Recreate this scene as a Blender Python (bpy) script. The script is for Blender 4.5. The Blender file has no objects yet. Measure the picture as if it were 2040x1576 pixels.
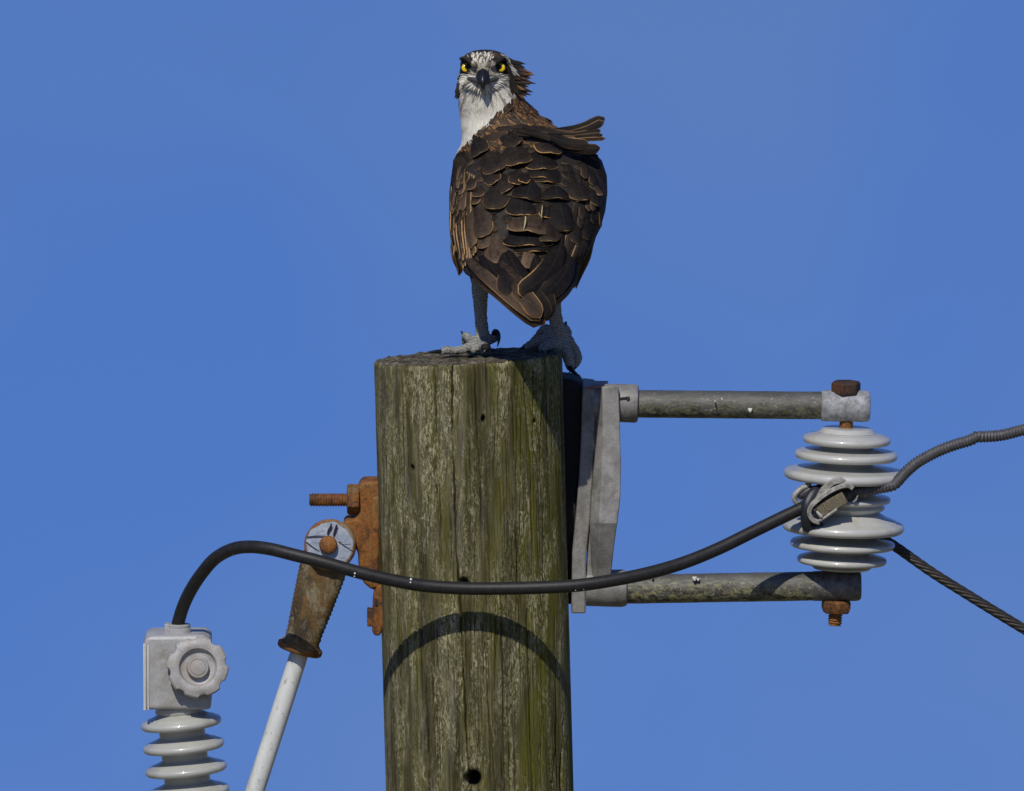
import bpy, bmesh, math, random
import numpy as np
from mathutils import Vector, Matrix, Quaternion, noise
from mathutils.bvhtree import BVHTree

random.seed(7); rng = np.random.default_rng(7)
scene = bpy.context.scene
COL = scene.collection
R = math.radians

# ------------------------------------------------------------------ frame
# 1 unit of the drawing = 0.7 mm.  The pole leans 8.7 degrees towards the viewer.
S = 0.0007
EL = R(7.0); PITCH = R(1.7); LEAN = EL + PITCH
SE, CE = math.sin(EL), math.cos(EL)
DIST = 25.0
HUB = Vector((0, 0, 11.0))
M = Matrix.Translation(HUB) @ Matrix.Rotation(LEAN, 4, 'X')

# ------------------------------------------------------------------ camera
cam_data = bpy.data.cameras.new('camera')
cam = bpy.data.objects.new('camera', cam_data); COL.objects.link(cam)
vd = Vector((0, math.cos(PITCH), math.sin(PITCH)))
cam.location = HUB - vd * DIST
cam.rotation_euler = (R(90) + PITCH, 0, 0)
cam_data.sensor_width = 36.0
cam_data.lens = 36.0 * DIST / (2040 * S)
cam_data.clip_end = 20000
cam_data.clip_start = 0.5
scene.camera = cam

# ------------------------------------------------------------------ light
sun_pole = Vector((-0.27, -1.0, 1.15)).normalized()
sun_dir = (M.to_3x3() @ sun_pole).normalized()
sd = bpy.data.lights.new('sun', 'SUN')
sd.energy = 3.6; sd.angle = R(0.5); sd.color = (1.0, 0.94, 0.84)
sun = bpy.data.objects.new('sun', sd); COL.objects.link(sun)
sun.rotation_euler = sun_dir.to_track_quat('Z', 'Y').to_euler()
world = bpy.data.worlds.new('World'); scene.world = world; world.use_nodes = True
nt = world.node_tree; nt.nodes.clear()
out = nt.nodes.new('ShaderNodeOutputWorld'); bg = nt.nodes.new('ShaderNodeBackground')
sky = nt.nodes.new('ShaderNodeTexSky'); sky.sky_type = 'NISHITA'; sky.sun_disc = False
sky.sun_elevation = math.asin(sun_dir.z); sky.sun_rotation = math.atan2(sun_dir.x, sun_dir.y)
sky.air_density = 1.0; sky.dust_density = 0.3; sky.ozone_density = 3.0; sky.altitude = 500
tc = nt.nodes.new('ShaderNodeTexCoord'); sp = nt.nodes.new('ShaderNodeSeparateXYZ')
cb = nt.nodes.new('ShaderNodeCombineXYZ'); ma = nt.nodes.new('ShaderNodeMath'); ma.operation = 'MULTIPLY_ADD'
ma.inputs[1].default_value = 0.75; ma.inputs[2].default_value = 0.34       # the deep, clear blue reaches far down
mab = nt.nodes.new('ShaderNodeMath'); mab.operation = 'MAXIMUM'; mab.inputs[1].default_value = 0.0
nt.links.new(tc.outputs['Generated'], sp.inputs[0]); nt.links.new(sp.outputs['Z'], mab.inputs[0])
nt.links.new(mab.outputs[0], ma.inputs[0])
for a in 'XY': nt.links.new(sp.outputs[a], cb.inputs[a])
nt.links.new(ma.outputs[0], cb.inputs['Z'])
nrm = nt.nodes.new('ShaderNodeVectorMath'); nrm.operation = 'NORMALIZE'
nt.links.new(cb.outputs[0], nrm.inputs[0]); nt.links.new(nrm.outputs[0], sky.inputs['Vector'])
tint = nt.nodes.new('ShaderNodeMix'); tint.data_type = 'RGBA'; tint.blend_type = 'MULTIPLY'
tint.inputs['Factor'].default_value = 1.0
tint.inputs['B'].default_value = (1.0, 1.0, 1.0, 1)
nt.links.new(sky.outputs[0], tint.inputs['A']); nt.links.new(tint.outputs['Result'], bg.inputs[0])
nt.links.new(bg.outputs[0], out.inputs[0])
hz = nt.nodes.new('ShaderNodeTexNoise'); hz.inputs['Scale'].default_value = 26; hz.inputs['Detail'].default_value = 2.5; hz.inputs['Roughness'].default_value = .45
nt.links.new(tc.outputs['Generated'], hz.inputs['Vector'])
hr = nt.nodes.new('ShaderNodeValToRGB'); hr.color_ramp.elements[0].position = .36; hr.color_ramp.elements[1].position = .64
hr.color_ramp.elements[0].color = (.43, .60, .97, 1); hr.color_ramp.elements[1].color = (.58, .665, .92, 1)      # thin, uneven haze
nt.links.new(hz.outputs['Fac'], hr.inputs[0]); nt.links.new(hr.outputs['Color'], tint.inputs['B'])
bg.inputs[1].default_value = 0.12
SKY_TINT = tint.inputs['B']
scene.view_settings.view_transform = 'Standard'; scene.view_settings.look = 'None'
scene.view_settings.gamma = 1.0; scene.view_settings.exposure = 0.0
scene.render.resolution_x = 1024; scene.render.resolution_y = 791
SKY_TINT.default_value = (.50, .63, .97, 1)

# ------------------------------------------------------------------ helpers
def P(u, v, Y=0.0):
    """drawing column u, row v, depth Y (all in 0.7 mm units) -> point in the pole's frame (metres)"""
    return Vector(((u - 1020) * S, Y * S, ((788 - v) - Y * SE) / CE * S))
def inv(p):
    x, y, z = p.x / S, p.y / S, p.z / S
    return x + 1020, 788 - (z * CE + y * SE), y

class MB:
    def __init__(s): s.v = []; s.f = []; s.m = []; s.uv = {}; s.attr = {}
    def add(s, vs, fs, mi=0):
        o = len(s.v); s.v += [Vector(v) for v in vs]
        s.f += [tuple(i + o for i in f) for f in fs]; s.m += [mi] * len(fs)
        return o

def build(name, mb, mats, parent=None, base=None, smooth=35, bevel=0.0, bevel_seg=2, sub=0, colors=None, fuv=None, fattr=None):
    """one mesh object; parent = thing Empty (its own base is subtracted) or base = point for a one-mesh thing"""
    me = bpy.data.meshes.new(name)
    b = Vector(parent['_b']) if parent is not None else (base or Vector((0, 0, 0)))
    me.from_pydata([v - b for v in mb.v], [], mb.f)
    mats = mats if isinstance(mats, (list, tuple)) else [mats]
    for m in mats: me.materials.append(m)
    me.polygons.foreach_set('material_index', mb.m)
    bm = bmesh.new(); bm.from_mesh(me)
    if colors is None and fuv is None: bmesh.ops.recalc_face_normals(bm, faces=bm.faces)
    bm.to_mesh(me); bm.free()
    if colors is not None:
        ca = me.color_attributes.new('col', 'FLOAT_COLOR', 'POINT')
        ca.data.foreach_set('color', np.array([(c[0], c[1], c[2], 1) for c in colors], dtype=np.float32).ravel())
    if fuv is not None:
        uvl = me.uv_layers.new(name='fuv')
        li = np.empty(len(me.loops), dtype=np.int32); me.loops.foreach_get('vertex_index', li)
        uvl.data.foreach_set('uv', np.array(fuv, dtype=np.float32)[li].ravel())
    if fattr:
        for k, arr in fattr.items():
            at = me.attributes.new(k, 'FLOAT', 'POINT'); at.data.foreach_set('value', np.array(arr, dtype=np.float32))
    me.polygons.foreach_set('use_smooth', [True] * len(me.polygons))
    if smooth and smooth < 180: me.set_sharp_from_angle(angle=R(smooth))
    o = bpy.data.objects.new(name, me); COL.objects.link(o)
    if parent is not None:
        o.parent = parent
        o['_b'] = tuple(b)
    else:
        o.matrix_world = M @ Matrix.Translation(b); o['_b'] = tuple(b)
    if bevel:
        md = o.modifiers.new('bevel', 'BEVEL'); md.width = bevel * S; md.segments = bevel_seg
        md.limit_method = 'ANGLE'; md.angle_limit = R(32); md.harden_normals = False
    if sub:
        md = o.modifiers.new('sub', 'SUBSURF'); md.levels = sub; md.render_levels = sub
    return o

def tag(o, label=None, cat=None, group=None, kind=None):
    if label: o['label'] = label
    if cat: o['category'] = cat
    if group: o['group'] = group
    if kind: o['kind'] = kind
    return o
def thing(name, label, cat, base, group=None):
    o = bpy.data.objects.new(name, None); COL.objects.link(o)
    o.matrix_world = M @ Matrix.Translation(base); o['_b'] = tuple(base); o.empty_display_size = 0.05
    return tag(o, label, cat, group)

def basis(d, up=Vector((0, 0, 1))):
    d = d.normalized()
    if abs(d.dot(up)) > .95: up = Vector((0, 1, 0))
    x = up.cross(d).normalized(); y = d.cross(x).normalized()
    return x, y, d
def lathe(mb, A, B, prof, n=64, rfun=None, mi=0, cap=True):
    """prof: [(t along A->B in units, r units)]"""
    d = (B - A).normalized(); x, y, _ = basis(d, Vector((0, 1, 0)) if abs(d.z) > .5 else Vector((0, 0, 1)))
    vs = []; fs = []
    for i, (a, r) in enumerate(prof):
        c = A + d * a * S
        for k in range(n):
            th = 2 * math.pi * k / n
            rr = r * (rfun(th, i) if rfun else 1) * S
            vs.append(c + x * rr * math.cos(th) + y * rr * math.sin(th))
    for i in range(len(prof) - 1):
        for k in range(n):
            k2 = (k + 1) % n
            fs.append((i * n + k, i * n + k2, (i + 1) * n + k2, (i + 1) * n + k))
    if cap:
        fs.append(tuple(range(n - 1, -1, -1))); fs.append(tuple((len(prof) - 1) * n + k for k in range(n)))
    mb.add(vs, fs, mi)
def resample(pts, step):
    """Catmull-Rom through pts (Vectors, maybe 4D tuples) with even spacing in units"""
    P_ = [Vector(p) for p in pts]; P_ = [P_[0] * 2 - P_[1]] + P_ + [P_[-1] * 2 - P_[-2]]
    dense = []
    for i in range(1, len(P_) - 2):
        a, b, c, d = P_[i - 1:i + 3]
        for k in range(24):
            t = k / 24
            dense.append(.5 * ((2 * b) + (c - a) * t + (2 * a - 5 * b + 4 * c - d) * t * t + (3 * b - a - 3 * c + d) * t ** 3))
    dense.append(P_[-2])
    L = [0]
    for i in range(1, len(dense)): L.append(L[-1] + (dense[i] - dense[i - 1]).length)
    n = max(2, int(L[-1] / (step * S))); res = []; j = 0
    for k in range(n + 1):
        s = L[-1] * k / n
        while j < len(L) - 2 and L[j + 1] < s: j += 1
        t = (s - L[j]) / max(1e-12, L[j + 1] - L[j]); res.append(dense[j].lerp(dense[j + 1], min(1, t)))
    return res
def frames(path):
    T = []
    for i in range(len(path)):
        a = path[max(0, i - 1)]; b = path[min(len(path) - 1, i + 1)]; T.append((b - a).normalized())
    x = T[0].cross(Vector((0, 1, .1))).normalized(); out_ = []
    for t in T:
        x = (x - t * x.dot(t)).normalized(); out_.append((x, t.cross(x).normalized(), t))
    return out_
def tube(mb, path, rad, n=20, rfun=None, cap=True, mi=0, squash=1.0):
    """rad: number or list (units); rfun(i, theta) multiplies"""
    fr = frames(path); vs = []; fs = []
    for i, p in enumerate(path):
        r = rad[i] if hasattr(rad, '__len__') else rad
        x, y, t = fr[i]
        for k in range(n):
            th = 2 * math.pi * k / n; rr = r * S * (rfun(i, th) if rfun else 1)
            vs.append(p + x * rr * math.cos(th) + y * rr * squash * math.sin(th))
    for i in range(len(path) - 1):
        for k in range(n):
            k2 = (k + 1) % n; fs.append((i * n + k, i * n + k2, (i + 1) * n + k2, (i + 1) * n + k))
    if cap:
        fs.append(tuple(range(n - 1, -1, -1))); fs.append(tuple((len(path) - 1) * n + k for k in range(n)))
    mb.add(vs, fs, mi)
def lerp_tube(mb, pts, n=16, step=4, mi=0):
    """pts: [(u,v,Y,r)] smooth tube with rounded ends"""
    c = resample([P(*p[:3]) for p in pts], step); m = len(c)
    # radius by nearest parameter
    ks = [0]
    for i in range(1, len(pts)): ks.append(ks[-1] + (P(*pts[i][:3]) - P(*pts[i - 1][:3])).length)
    rad = []
    for i in range(m):
        s = ks[-1] * i / (m - 1); j = 0
        while j < len(ks) - 2 and ks[j + 1] < s: j += 1
        t = (s - ks[j]) / (ks[j + 1] - ks[j]); rad.append(pts[j][3] * (1 - t) + pts[j + 1][3] * t)
    t0 = (c[0] - c[1]).normalized(); t1 = (c[-1] - c[-2]).normalized(); r0, r1 = rad[0], rad[-1]
    pre = [c[0] + t0 * r0 * S * q for q in (.98, .8, .45)]; pr = [r0 * q for q in (.2, .6, .9)]
    post = [c[-1] + t1 * r1 * S * q for q in (.45, .8, .98)]; po = [r1 * q for q in (.9, .6, .2)]
    tube(mb, pre + c + post, pr + rad + po, n=n, mi=mi)
def prism(mb, poly, Y0, Y1, mi=0):
    """poly [(u,v)] drawn at depth Y0, extruded straight back to Y1 in the pole frame"""
    n = len(poly); vs = [P(u, v, Y0) for u, v in poly]
    vs += [p + Vector((0, (Y1 - Y0) * S, 0)) for p in vs[:n]]
    fs = [tuple(range(n)), tuple(range(2 * n - 1, n - 1, -1))] + [(i, i + n, (i + 1) % n + n, (i + 1) % n) for i in range(n)]
    mb.add(vs, fs, mi)
def box_dir(mb, c, X, Y, Z, hx, hy, hz, mi=0):
    vs = [c + X * (sx * hx * S) + Y * (sy * hy * S) + Z * (sz * hz * S) for sz in (-1, 1) for sy in (-1, 1) for sx in (-1, 1)]
    mb.add(vs, [(0, 2, 3, 1), (4, 5, 7, 6), (0, 1, 5, 4), (2, 6, 7, 3), (0, 4, 6, 2), (1, 3, 7, 5)], mi)

# ------------------------------------------------------------------ materials
class N:
    def __init__(s, name):
        s.m = bpy.data.materials.new(name); s.m.use_nodes = True; s.t = s.m.node_tree
        s.b = s.t.nodes['Principled BSDF']; s.o = s.t.nodes['Material Output']
        s.tc = s.t.nodes.new('ShaderNodeTexCoord')
    def n(s, typ, **kw):
        x = s.t.nodes.new(typ)
        for k, v in kw.items():
            if k.startswith('_'): x.inputs[k[1:].replace('_', ' ')].default_value = v
            else: setattr(x, k, v)
        return x
    def l(s, a, b): s.t.links.new(a, b)
    def mapping(s, scale, src=None):
        mp = s.n('ShaderNodeMapping'); mp.inputs['Scale'].default_value = scale
        s.l(src or s.tc.outputs['Object'], mp.inputs['Vector']); return mp.outputs[0]
    def noise(s, vec, scale, detail=6, rough=.6, dist=0.0):
        x = s.n('ShaderNodeTexNoise'); x.inputs['Scale'].default_value = scale; x.inputs['Detail'].default_value = detail
        x.inputs['Roughness'].default_value = rough; x.inputs['Distortion'].default_value = dist
        s.l(vec, x.inputs['Vector']); return x.outputs['Fac']
    def ramp(s, fac, stops):
        x = s.n('ShaderNodeValToRGB'); e = x.color_ramp.elements
        while len(e) < len(stops): e.new(.5)
        for i, (p, c) in enumerate(stops):
            e[i].position = p; e[i].color = (c[0], c[1], c[2], 1) if hasattr(c, '__len__') else (c, c, c, 1)
        s.l(fac, x.inputs[0]); return x.outputs['Color']
    def mix(s, fac, a, b, mode='MIX'):
        x = s.n('ShaderNodeMix'); x.data_type = 'RGBA'; x.blend_type = mode; x.clamp_factor = True
        for val, idx in ((fac, 0), (a, 6), (b, 7)):
            if hasattr(val, 'is_output'): s.l(val, x.inputs[idx])
            elif hasattr(val, '__len__'): x.inputs[idx].default_value = (*val[:3], 1)
            else: x.inputs[idx].default_value = val if idx == 0 else (val, val, val, 1)
        return x.outputs[2]
    def math(s, op, a, b=None, c=None, clamp=False):
        x = s.n('ShaderNodeMath'); x.operation = op; x.use_clamp = clamp
        for i, val in enumerate((a, b, c)):
            if val is None: continue
            if hasattr(val, 'is_output'): s.l(val, x.inputs[i])
            else: x.inputs[i].default_value = val
        return x.outputs[0]
    def bump(s, h, strength, dist=.002, prev=None):
        x = s.n('ShaderNodeBump'); x.inputs['Strength'].default_value = strength; x.inputs['Distance'].default_value = dist
        s.l(h, x.inputs['Height'])
        if prev is not None: s.l(prev, x.inputs['Normal'])
        s.l(x.outputs[0], s.b.inputs['Normal']); return x.outputs[0]
    def set(s, color=None, rough=None, metal=None, coat=None, spec=None):
        for k, v in (('Base Color', color), ('Roughness', rough), ('Metallic', metal), ('Coat Weight', coat), ('Specular IOR Level', spec)):
            if v is None: continue
            if hasattr(v, 'is_output'): s.l(v, s.b.inputs[k])
            else: s.b.inputs[k].default_value = (*v, 1) if hasattr(v, '__len__') else v
        return s.m

def mat_metal(name, c1, c2, metal=.35, rough=.5, sc=60, streak=None, bump=.25, speck=None, pit=None):
    k = N(name); ob = k.tc.outputs['Object']
    f = k.noise(ob, sc, 8, .65); col = k.ramp(f, [(.35, c1), (.62, c2)])
    g = k.noise(k.mapping((1, 1, 1)), sc * 9, 4, .7)
    col = k.mix(k.ramp(g, [(.3, .35), (.7, 0.)]), col, (c1[0] * .45, c1[1] * .45, c1[2] * .45))
    if speck:
        h = k.noise(ob, sc * 5, 3, .6); col = k.mix(k.ramp(h, [(.62, 0.), (.68, .85)]), col, speck)
    if pit:
        h = k.noise(ob, sc * .7, 6, .7); col = k.mix(k.ramp(h, [(.50, 0.), (.66, .9)]), col, pit)
    k.set(color=col, rough=rough, metal=metal)
    k.bump(k.math('ADD', g, k.math('MULTIPLY', f, 1.5)), bump, .0012); return k.m
def mat_rust(name, pale=None, dark=.5, pale_lo=.5):
    k = N(name); ob = k.tc.outputs['Object']
    f = k.noise(ob, 28, 8, .65, .6)
    col = k.ramp(f, [(.30, (.016, .011, .005)), (.44, (.06, .036, .009)), (.55, (.125, .075, .017)), (.68, (.15, .07, .014))] if 'olive' in name else [(.35, (.014, .010, .008)), (.5, (.05, .022, .010)), (.62, (.12, .040, .012)), (.75, (.10, .05, .02))] if 'dark' in name else [(.30, (.020, .012, .008)), (.42, (.10, .038, .008)), (.53, (.27, .095, .010)), (.66, (.20, .125, .032))])
    g = k.noise(ob, 300, 5, .7)
    col = k.mix(k.ramp(g, [(.38, dark), (.60, 0.)]), col, (.018, .011, .007))
    if pale:
        h = k.noise(k.mapping((1, 1, .45)), 60, 8, .75, .4)
        col = k.mix(k.ramp(h, [(pale_lo, 0.), (pale_lo + .12, .8)]), col, pale)
    k.set(color=col, rough=.72, metal=.1); k.bump(k.math('ADD', g, f), .55, .0015); return k.m
def mat_flat(name, col, rough=.5, metal=0., coat=0., var=.15, sc=40, bump=.1, spec=.5):
    k = N(name); ob = k.tc.outputs['Object']; f = k.noise(ob, sc, 6, .6)
    c = k.ramp(f, [(.3, tuple(x * (1 - var) for x in col)), (.7, tuple(min(1, x * (1 + var)) for x in col))])
    k.set(color=c, rough=rough, metal=metal, coat=coat, spec=spec)
    if coat: k.b.inputs['Coat Roughness'].default_value = .08
    k.bump(k.noise(ob, sc * 8, 4, .6), bump, .0008); return k.m

def mat_porcelain(name, col, dirt=(.20, .17, .11)):
    k = N(name); ob = k.tc.outputs['Object']
    f = k.noise(k.mapping((1, 1, 2.2)), 30, 7, .65, .5)
    c = k.ramp(f, [(.3, tuple(x * .84 for x in col)), (.7, col)])
    h = k.noise(k.mapping((1, 1, .7)), 22, 4, .5)
    c = k.mix(k.ramp(h, [(.54, 0.), (.80, .6)]), c, dirt)
    g = k.noise(ob, 500, 3, .6)
    c = k.mix(k.ramp(g, [(.70, 0.), (.76, .8)]), c, (.10, .07, .03))
    k.set(color=c, rough=.38, coat=.8); k.b.inputs['Coat Roughness'].default_value = .07
    k.bump(k.noise(ob, 90, 4, .5), .08, .001); return k.m

MAT = {}
MAT['galv'] = mat_metal('galvanised_steel', (.19, .185, .172), (.30, .29, .27), .15, .55, 45, bump=.45, pit=(.12, .115, .10))
MAT['galv_bright'] = mat_metal('bright_cast_metal', (.20, .205, .21), (.46, .465, .48), .15, .5, 110, bump=.8, pit=(.17, .165, .15))
MAT['galv_dark'] = mat_metal('dark_cast_metal', (.06, .06, .058), (.17, .168, .16), .2, .5, 80, bump=.5, speck=(.24, .23, .2))
MAT['shade_dark_iron'] = mat_metal('shade_dark_saddle_iron', (.010, .010, .010), (.022, .02, .019), .1, .75, 60)  # near-black base colour carries the saddle plate's shade
MAT['rust'] = mat_rust('rusty_iron')
MAT['rust_brown'] = mat_rust('brown_rust', pale=(.15, .12, .07), dark=.8, pale_lo=.56)
MAT['rust_pale'] = mat_rust('rusty_iron_worn_zinc', pale=(.22, .20, .145), pale_lo=.47)
MAT['rust_olive'] = mat_rust('olive_brown_rust', pale=(.20, .18, .115), pale_lo=.50)
MAT['cap'] = mat_metal('grey_cast_cap', (.33, .33, .325), (.42, .42, .415), .05, .48, 40, bump=.3, pit=(.24, .225, .19))
MAT['knob'] = mat_metal('weathered_knob_metal', (.30, .29, .27), (.44, .43, .42), .1, .55, 55, bump=.4, pit=(.30, .27, .23))
MAT['porcelain'] = mat_porcelain('grey_glazed_porcelain', (.46, .46, .42))
MAT['porcelain_b'] = mat_porcelain('dull_glazed_porcelain', (.41, .415, .375))
MAT['cable'] = mat_flat('black_cable_sheath', (.016, .0155, .0155), .48, var=.35, sc=120, bump=.35, spec=.3)
MAT['tape'] = mat_flat('black_rubber_tape', (.016, .018, .024), .35, var=.3, sc=200, bump=.4)
MAT['wire'] = mat_flat('dull_aluminium_wire', (.085, .083, .085), .5, .35, var=.3, sc=150, bump=.3)
MAT['strand'] = mat_flat('dark_stranded_steel', (.035, .03, .024), .5, .3, var=.4, sc=150, bump=.3)
MAT['clamp_al'] = mat_metal('worn_aluminium_clamp', (.24, .23, .20), (.52, .50, .45), .2, .42, 130, bump=.5)
MAT['clamp_block'] = mat_metal('tarnished_clamp_block', (.09, .07, .035), (.25, .22, .15), .3, .5, 420, bump=.6)

# weathered pipe with lichen
def mat_pipe(name, lichen, lo):
    k = N(name); ob = k.tc.outputs['Object']
    f = k.noise(k.mapping((.35, 1, 1)), 70, 8, .7)
    col = k.ramp(f, [(.3, (.035, .034, .028)), (.5, (.075, .075, .066)), (.7, (.115, .112, .10))])
    g = k.noise(k.mapping((.55, 1, 1)), 150, 6, .75, 1.2)
    spz = k.n('ShaderNodeSeparateXYZ'); k.l(ob, spz.inputs[0])
    low = k.math('MULTIPLY_ADD', spz.outputs['Z'], -38.0, lo, clamp=True)
    mask = k.math('MULTIPLY', k.ramp(g, [(.48, 0.), (.56, 1.)]), low)
    col = k.mix(mask, col, lichen)
    d = k.noise(k.mapping((.7, 1, 1)), 95, 6, .7)
    col = k.mix(k.math('MULTIPLY', k.ramp(d, [(.5, 0.), (.6, .95)]), low), col, (.014, .014, .008))
    w = k.noise(ob, 330, 2, .5); col = k.mix(k.ramp(w, [(.69, 0.), (.72, 1.)]), col, (.36, .36, .31))
    k.set(color=col, rough=.5, metal=.05); k.bump(k.math('ADD', g, f), .6, .0018); return k.m
MAT['pipe_top'] = mat_pipe('weathered_pipe', (.19, .18, .075), 11.55)
MAT['pipe_low'] = mat_pipe('lichen_covered_pipe', (.26, .24, .11), 2.0)

# fibreglass rod
k = N('white_fibreglass_rod'); ob = k.tc.outputs['Object']
f = k.noise(k.mapping((1, 1, .3)), 40, 6, .6); c = k.ramp(f, [(.3, (.50, .52, .50)), (.7, (.64, .65, .62))])
g = k.noise(k.mapping((1, 1, .35)), 120, 7, .75, 1.5); c = k.mix(k.ramp(g, [(.58, 0.), (.64, .8)]), c, (.20, .185, .14))
st = k.noise(k.mapping((1, 1, .12)), 30, 6, .7, .5); c = k.mix(k.ramp(st, [(.52, 0.), (.68, .55)]), c, (.30, .29, .25))
k.set(color=c, rough=.35, coat=.3); k.bump(g, .15, .0008); MAT['rod'] = k.m
# clevis face: chalky blue-white zinc, scratched, rust creeping from the rim
k = N('worn_zinc_disc_face'); ob = k.tc.outputs['Object']
f = k.noise(ob, 90, 7, .7); c = k.ramp(f, [(.35, (.20, .235, .30)), (.65, (.36, .40, .46))])
ms = k.n('ShaderNodeMapping'); ms.inputs['Rotation'].default_value = (0, R(35), 0); ms.inputs['Scale'].default_value = (1, 1, 9); k.l(ob, ms.inputs[0])
sc_ = k.noise(ms.outputs[0], 45, 5, .7); c = k.mix(k.ramp(sc_, [(.60, 0.), (.66, .85)]), c, (.07, .045, .02))
ms2 = k.n('ShaderNodeMapping'); ms2.inputs['Rotation'].default_value = (0, R(-30), 0); ms2.inputs['Scale'].default_value = (1, 1, 14); k.l(ob, ms2.inputs[0])
sc2 = k.noise(ms2.outputs[0], 30, 4, .6); c = k.mix(k.ramp(sc2, [(.64, 0.), (.67, .9)]), c, (.035, .03, .03))
k.set(color=c, rough=.5, metal=.2); k.bump(k.math('ADD', f, sc_), .3, .001); MAT['zinc_face'] = k.m

# weathered mossy wood: uses uv 'fuv' = (arc length, height) in 100-unit steps, attribute crack
k = N('weathered_mossy_wood')
uvn = k.n('ShaderNodeUVMap'); uvn.uv_map = 'fuv'; U = uvn.outputs[0]
g1 = k.noise(k.mapping((13, .7, 1), U), 1.0, 10, .78, .35)
g2 = k.noise(k.mapping((40, 1.5, 1), U), 1.0, 8, .7, .3)
g3 = k.noise(k.mapping((1.6, .35, 1), U), 1.0, 5, .6, .3)
col = k.ramp(g1, [(.32, (.016, .014, .003)), (.42, (.078, .067, .026)), (.54, (.150, .130, .060)), (.70, (.30, .27, .16))])
moss = k.noise(k.mapping((3.4, .6, 1), U), 1.0, 8, .7, .8)
sepu = k.n('ShaderNodeSeparateXYZ'); k.l(U, sepu.inputs[0])
side = k.ramp(k.math('MULTIPLY_ADD', sepu.outputs['X'], .22, .30), [(.38, .0), (.50, .30), (.62, 1.)])     # the damp side
topm = k.ramp(k.math('MULTIPLY_ADD', sepu.outputs['Y'], .1, .0), [(.05, .25), (.35, 0.)])
mm = k.math('ADD', k.ramp(moss, [(.40, 0.), (.60, .68)]), k.math('MULTIPLY', side, k.ramp(moss, [(.3, .3), (.55, 1.)])), clamp=True)
col = k.mix(mm, col, k.mix(g2, (.052, .052, .003), (.172, .162, .007)))
grey = k.noise(k.mapping((4.5, .25, 1), U), 1.0, 6, .65, .2)
col = k.mix(k.math('MULTIPLY', k.ramp(grey, [(.50, 0.), (.62, .75)]), k.ramp(k.math('MULTIPLY_ADD', sepu.outputs['X'], .22, .30), [(.10, 1.), (.48, .35)])), col, (.175, .165, .125))
fl = k.noise(k.mapping((17, 5.5, 1), U), 1.0, 5, .78, 1.6); fz = k.noise(k.mapping((2.2, .5, 1), U), 1.0, 3, .6, .5)
flm = k.math('MULTIPLY', k.ramp(fl, [(.49, 0.), (.56, 1.)]), k.ramp(fz, [(.42, .05), (.58, 1.)]))
col = k.mix(k.math('MULTIPLY', flm, .95), col, (.48, .44, .27))
band = k.noise(k.mapping((2.6, .16, 1), U), 1.0, 4, .6, .15)
col = k.mix(k.ramp(band, [(.40, .62), (.54, 0.)]), col, (.024, .022, .004))
blot = k.noise(k.mapping((5.5, 1.1, 1), U), 1.0, 7, .75, 1.0)
col = k.mix(k.ramp(blot, [(.52, 0.), (.64, .6)]), col, (.040, .036, .016))
lin = k.noise(k.mapping((30, .22, 1), U), 1.0, 4, .6, .1)
col = k.mix(k.ramp(lin, [(.34, .85), (.43, 0.)]), col, (.018, .016, .008))
ck = k.n('ShaderNodeAttribute'); ck.attribute_name = 'crack'
col = k.mix(ck.outputs['Fac'], col, (.010, .009, .005))
k.set(color=col, rough=.85, spec=.25)
h = k.math('ADD', k.math('MULTIPLY', g1, 1.2), k.math('ADD', k.math('MULTIPLY', g2, 1.0), k.math('MULTIPLY', lin, 1.2)))
k.bump(k.math('ADD', h, k.math('MULTIPLY', fl, .5)), 1.0, .0024); MAT['wood'] = k.m
k = N('pole_end_grain'); ob = k.tc.outputs['Object']
a = k.noise(ob, 45, 8, .75, 1.); b_ = k.noise(k.mapping((1, .4, 1)), 180, 5, .7)
col = k.ramp(a, [(.3, (.02, .018, .011)), (.48, (.10, .085, .055)), (.62, (.27, .24, .17)), (.74, (.22, .12, .035))])
col = k.mix(k.ramp(b_, [(.35, .8), (.55, 0.)]), col, (.014, .012, .009)); k.set(color=col, rough=.9, spec=.2)
k.bump(k.math('ADD', a, b_), 1.0, .004); MAT['endgrain'] = k.m

# vertex-coloured plumage
def mat_col(name, rough=.7, bump=.3, sheen=0.0, noise_amt=.25):
    k = N(name); a = k.n('ShaderNodeAttribute'); a.attribute_name = 'col'
    f = k.noise(k.tc.outputs['Object'], 500, 4, .6)
    c = k.mix(k.ramp(f, [(.35, noise_amt), (.6, 0.)]), a.outputs['Color'], k.mix(.55, a.outputs['Color'], (0, 0, 0)))
    k.set(color=c, rough=rough, spec=.3); k.bump(f, bump, .001); return k.m
MAT['body'] = mat_col('osprey_body')
MAT['tuft'] = mat_col('osprey_down_feathers', noise_amt=.06, bump=.1)
# contour feathers: uv (u across 0..1, v along 0..1); attributes hw (half width), ln (length), tone, rimc
k = N('osprey_contour_feather')
uvn = k.n('ShaderNodeUVMap'); uvn.uv_map = 'fuv'; su = k.n('ShaderNodeSeparateXYZ'); k.l(uvn.outputs[0], su.inputs[0])
def att(nm):
    a = k.n('ShaderNodeAttribute'); a.attribute_name = nm; return a.outputs['Fac']
uu = k.math('ABSOLUTE', k.math('MULTIPLY_ADD', su.outputs['X'], 2, -1))
dside = k.math('MULTIPLY', k.math('SUBTRACT', 1.0, uu), att('hw')); dtip = k.math('MULTIPLY', k.math('SUBTRACT', 1.0, su.outputs['Y']), att('ln'))
d = k.math('MINIMUM', dside, dtip)
ob = k.tc.outputs['Object']
nz = k.noise(ob, 260, 4, .6); d2 = k.math('MULTIPLY_ADD', nz, -1.6, d)
rimfac = k.math('MULTIPLY', k.ramp(k.math('DIVIDE', d2, 3.0), [(.10, 1.), (.50, 0.)]), att('rim'))
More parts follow.
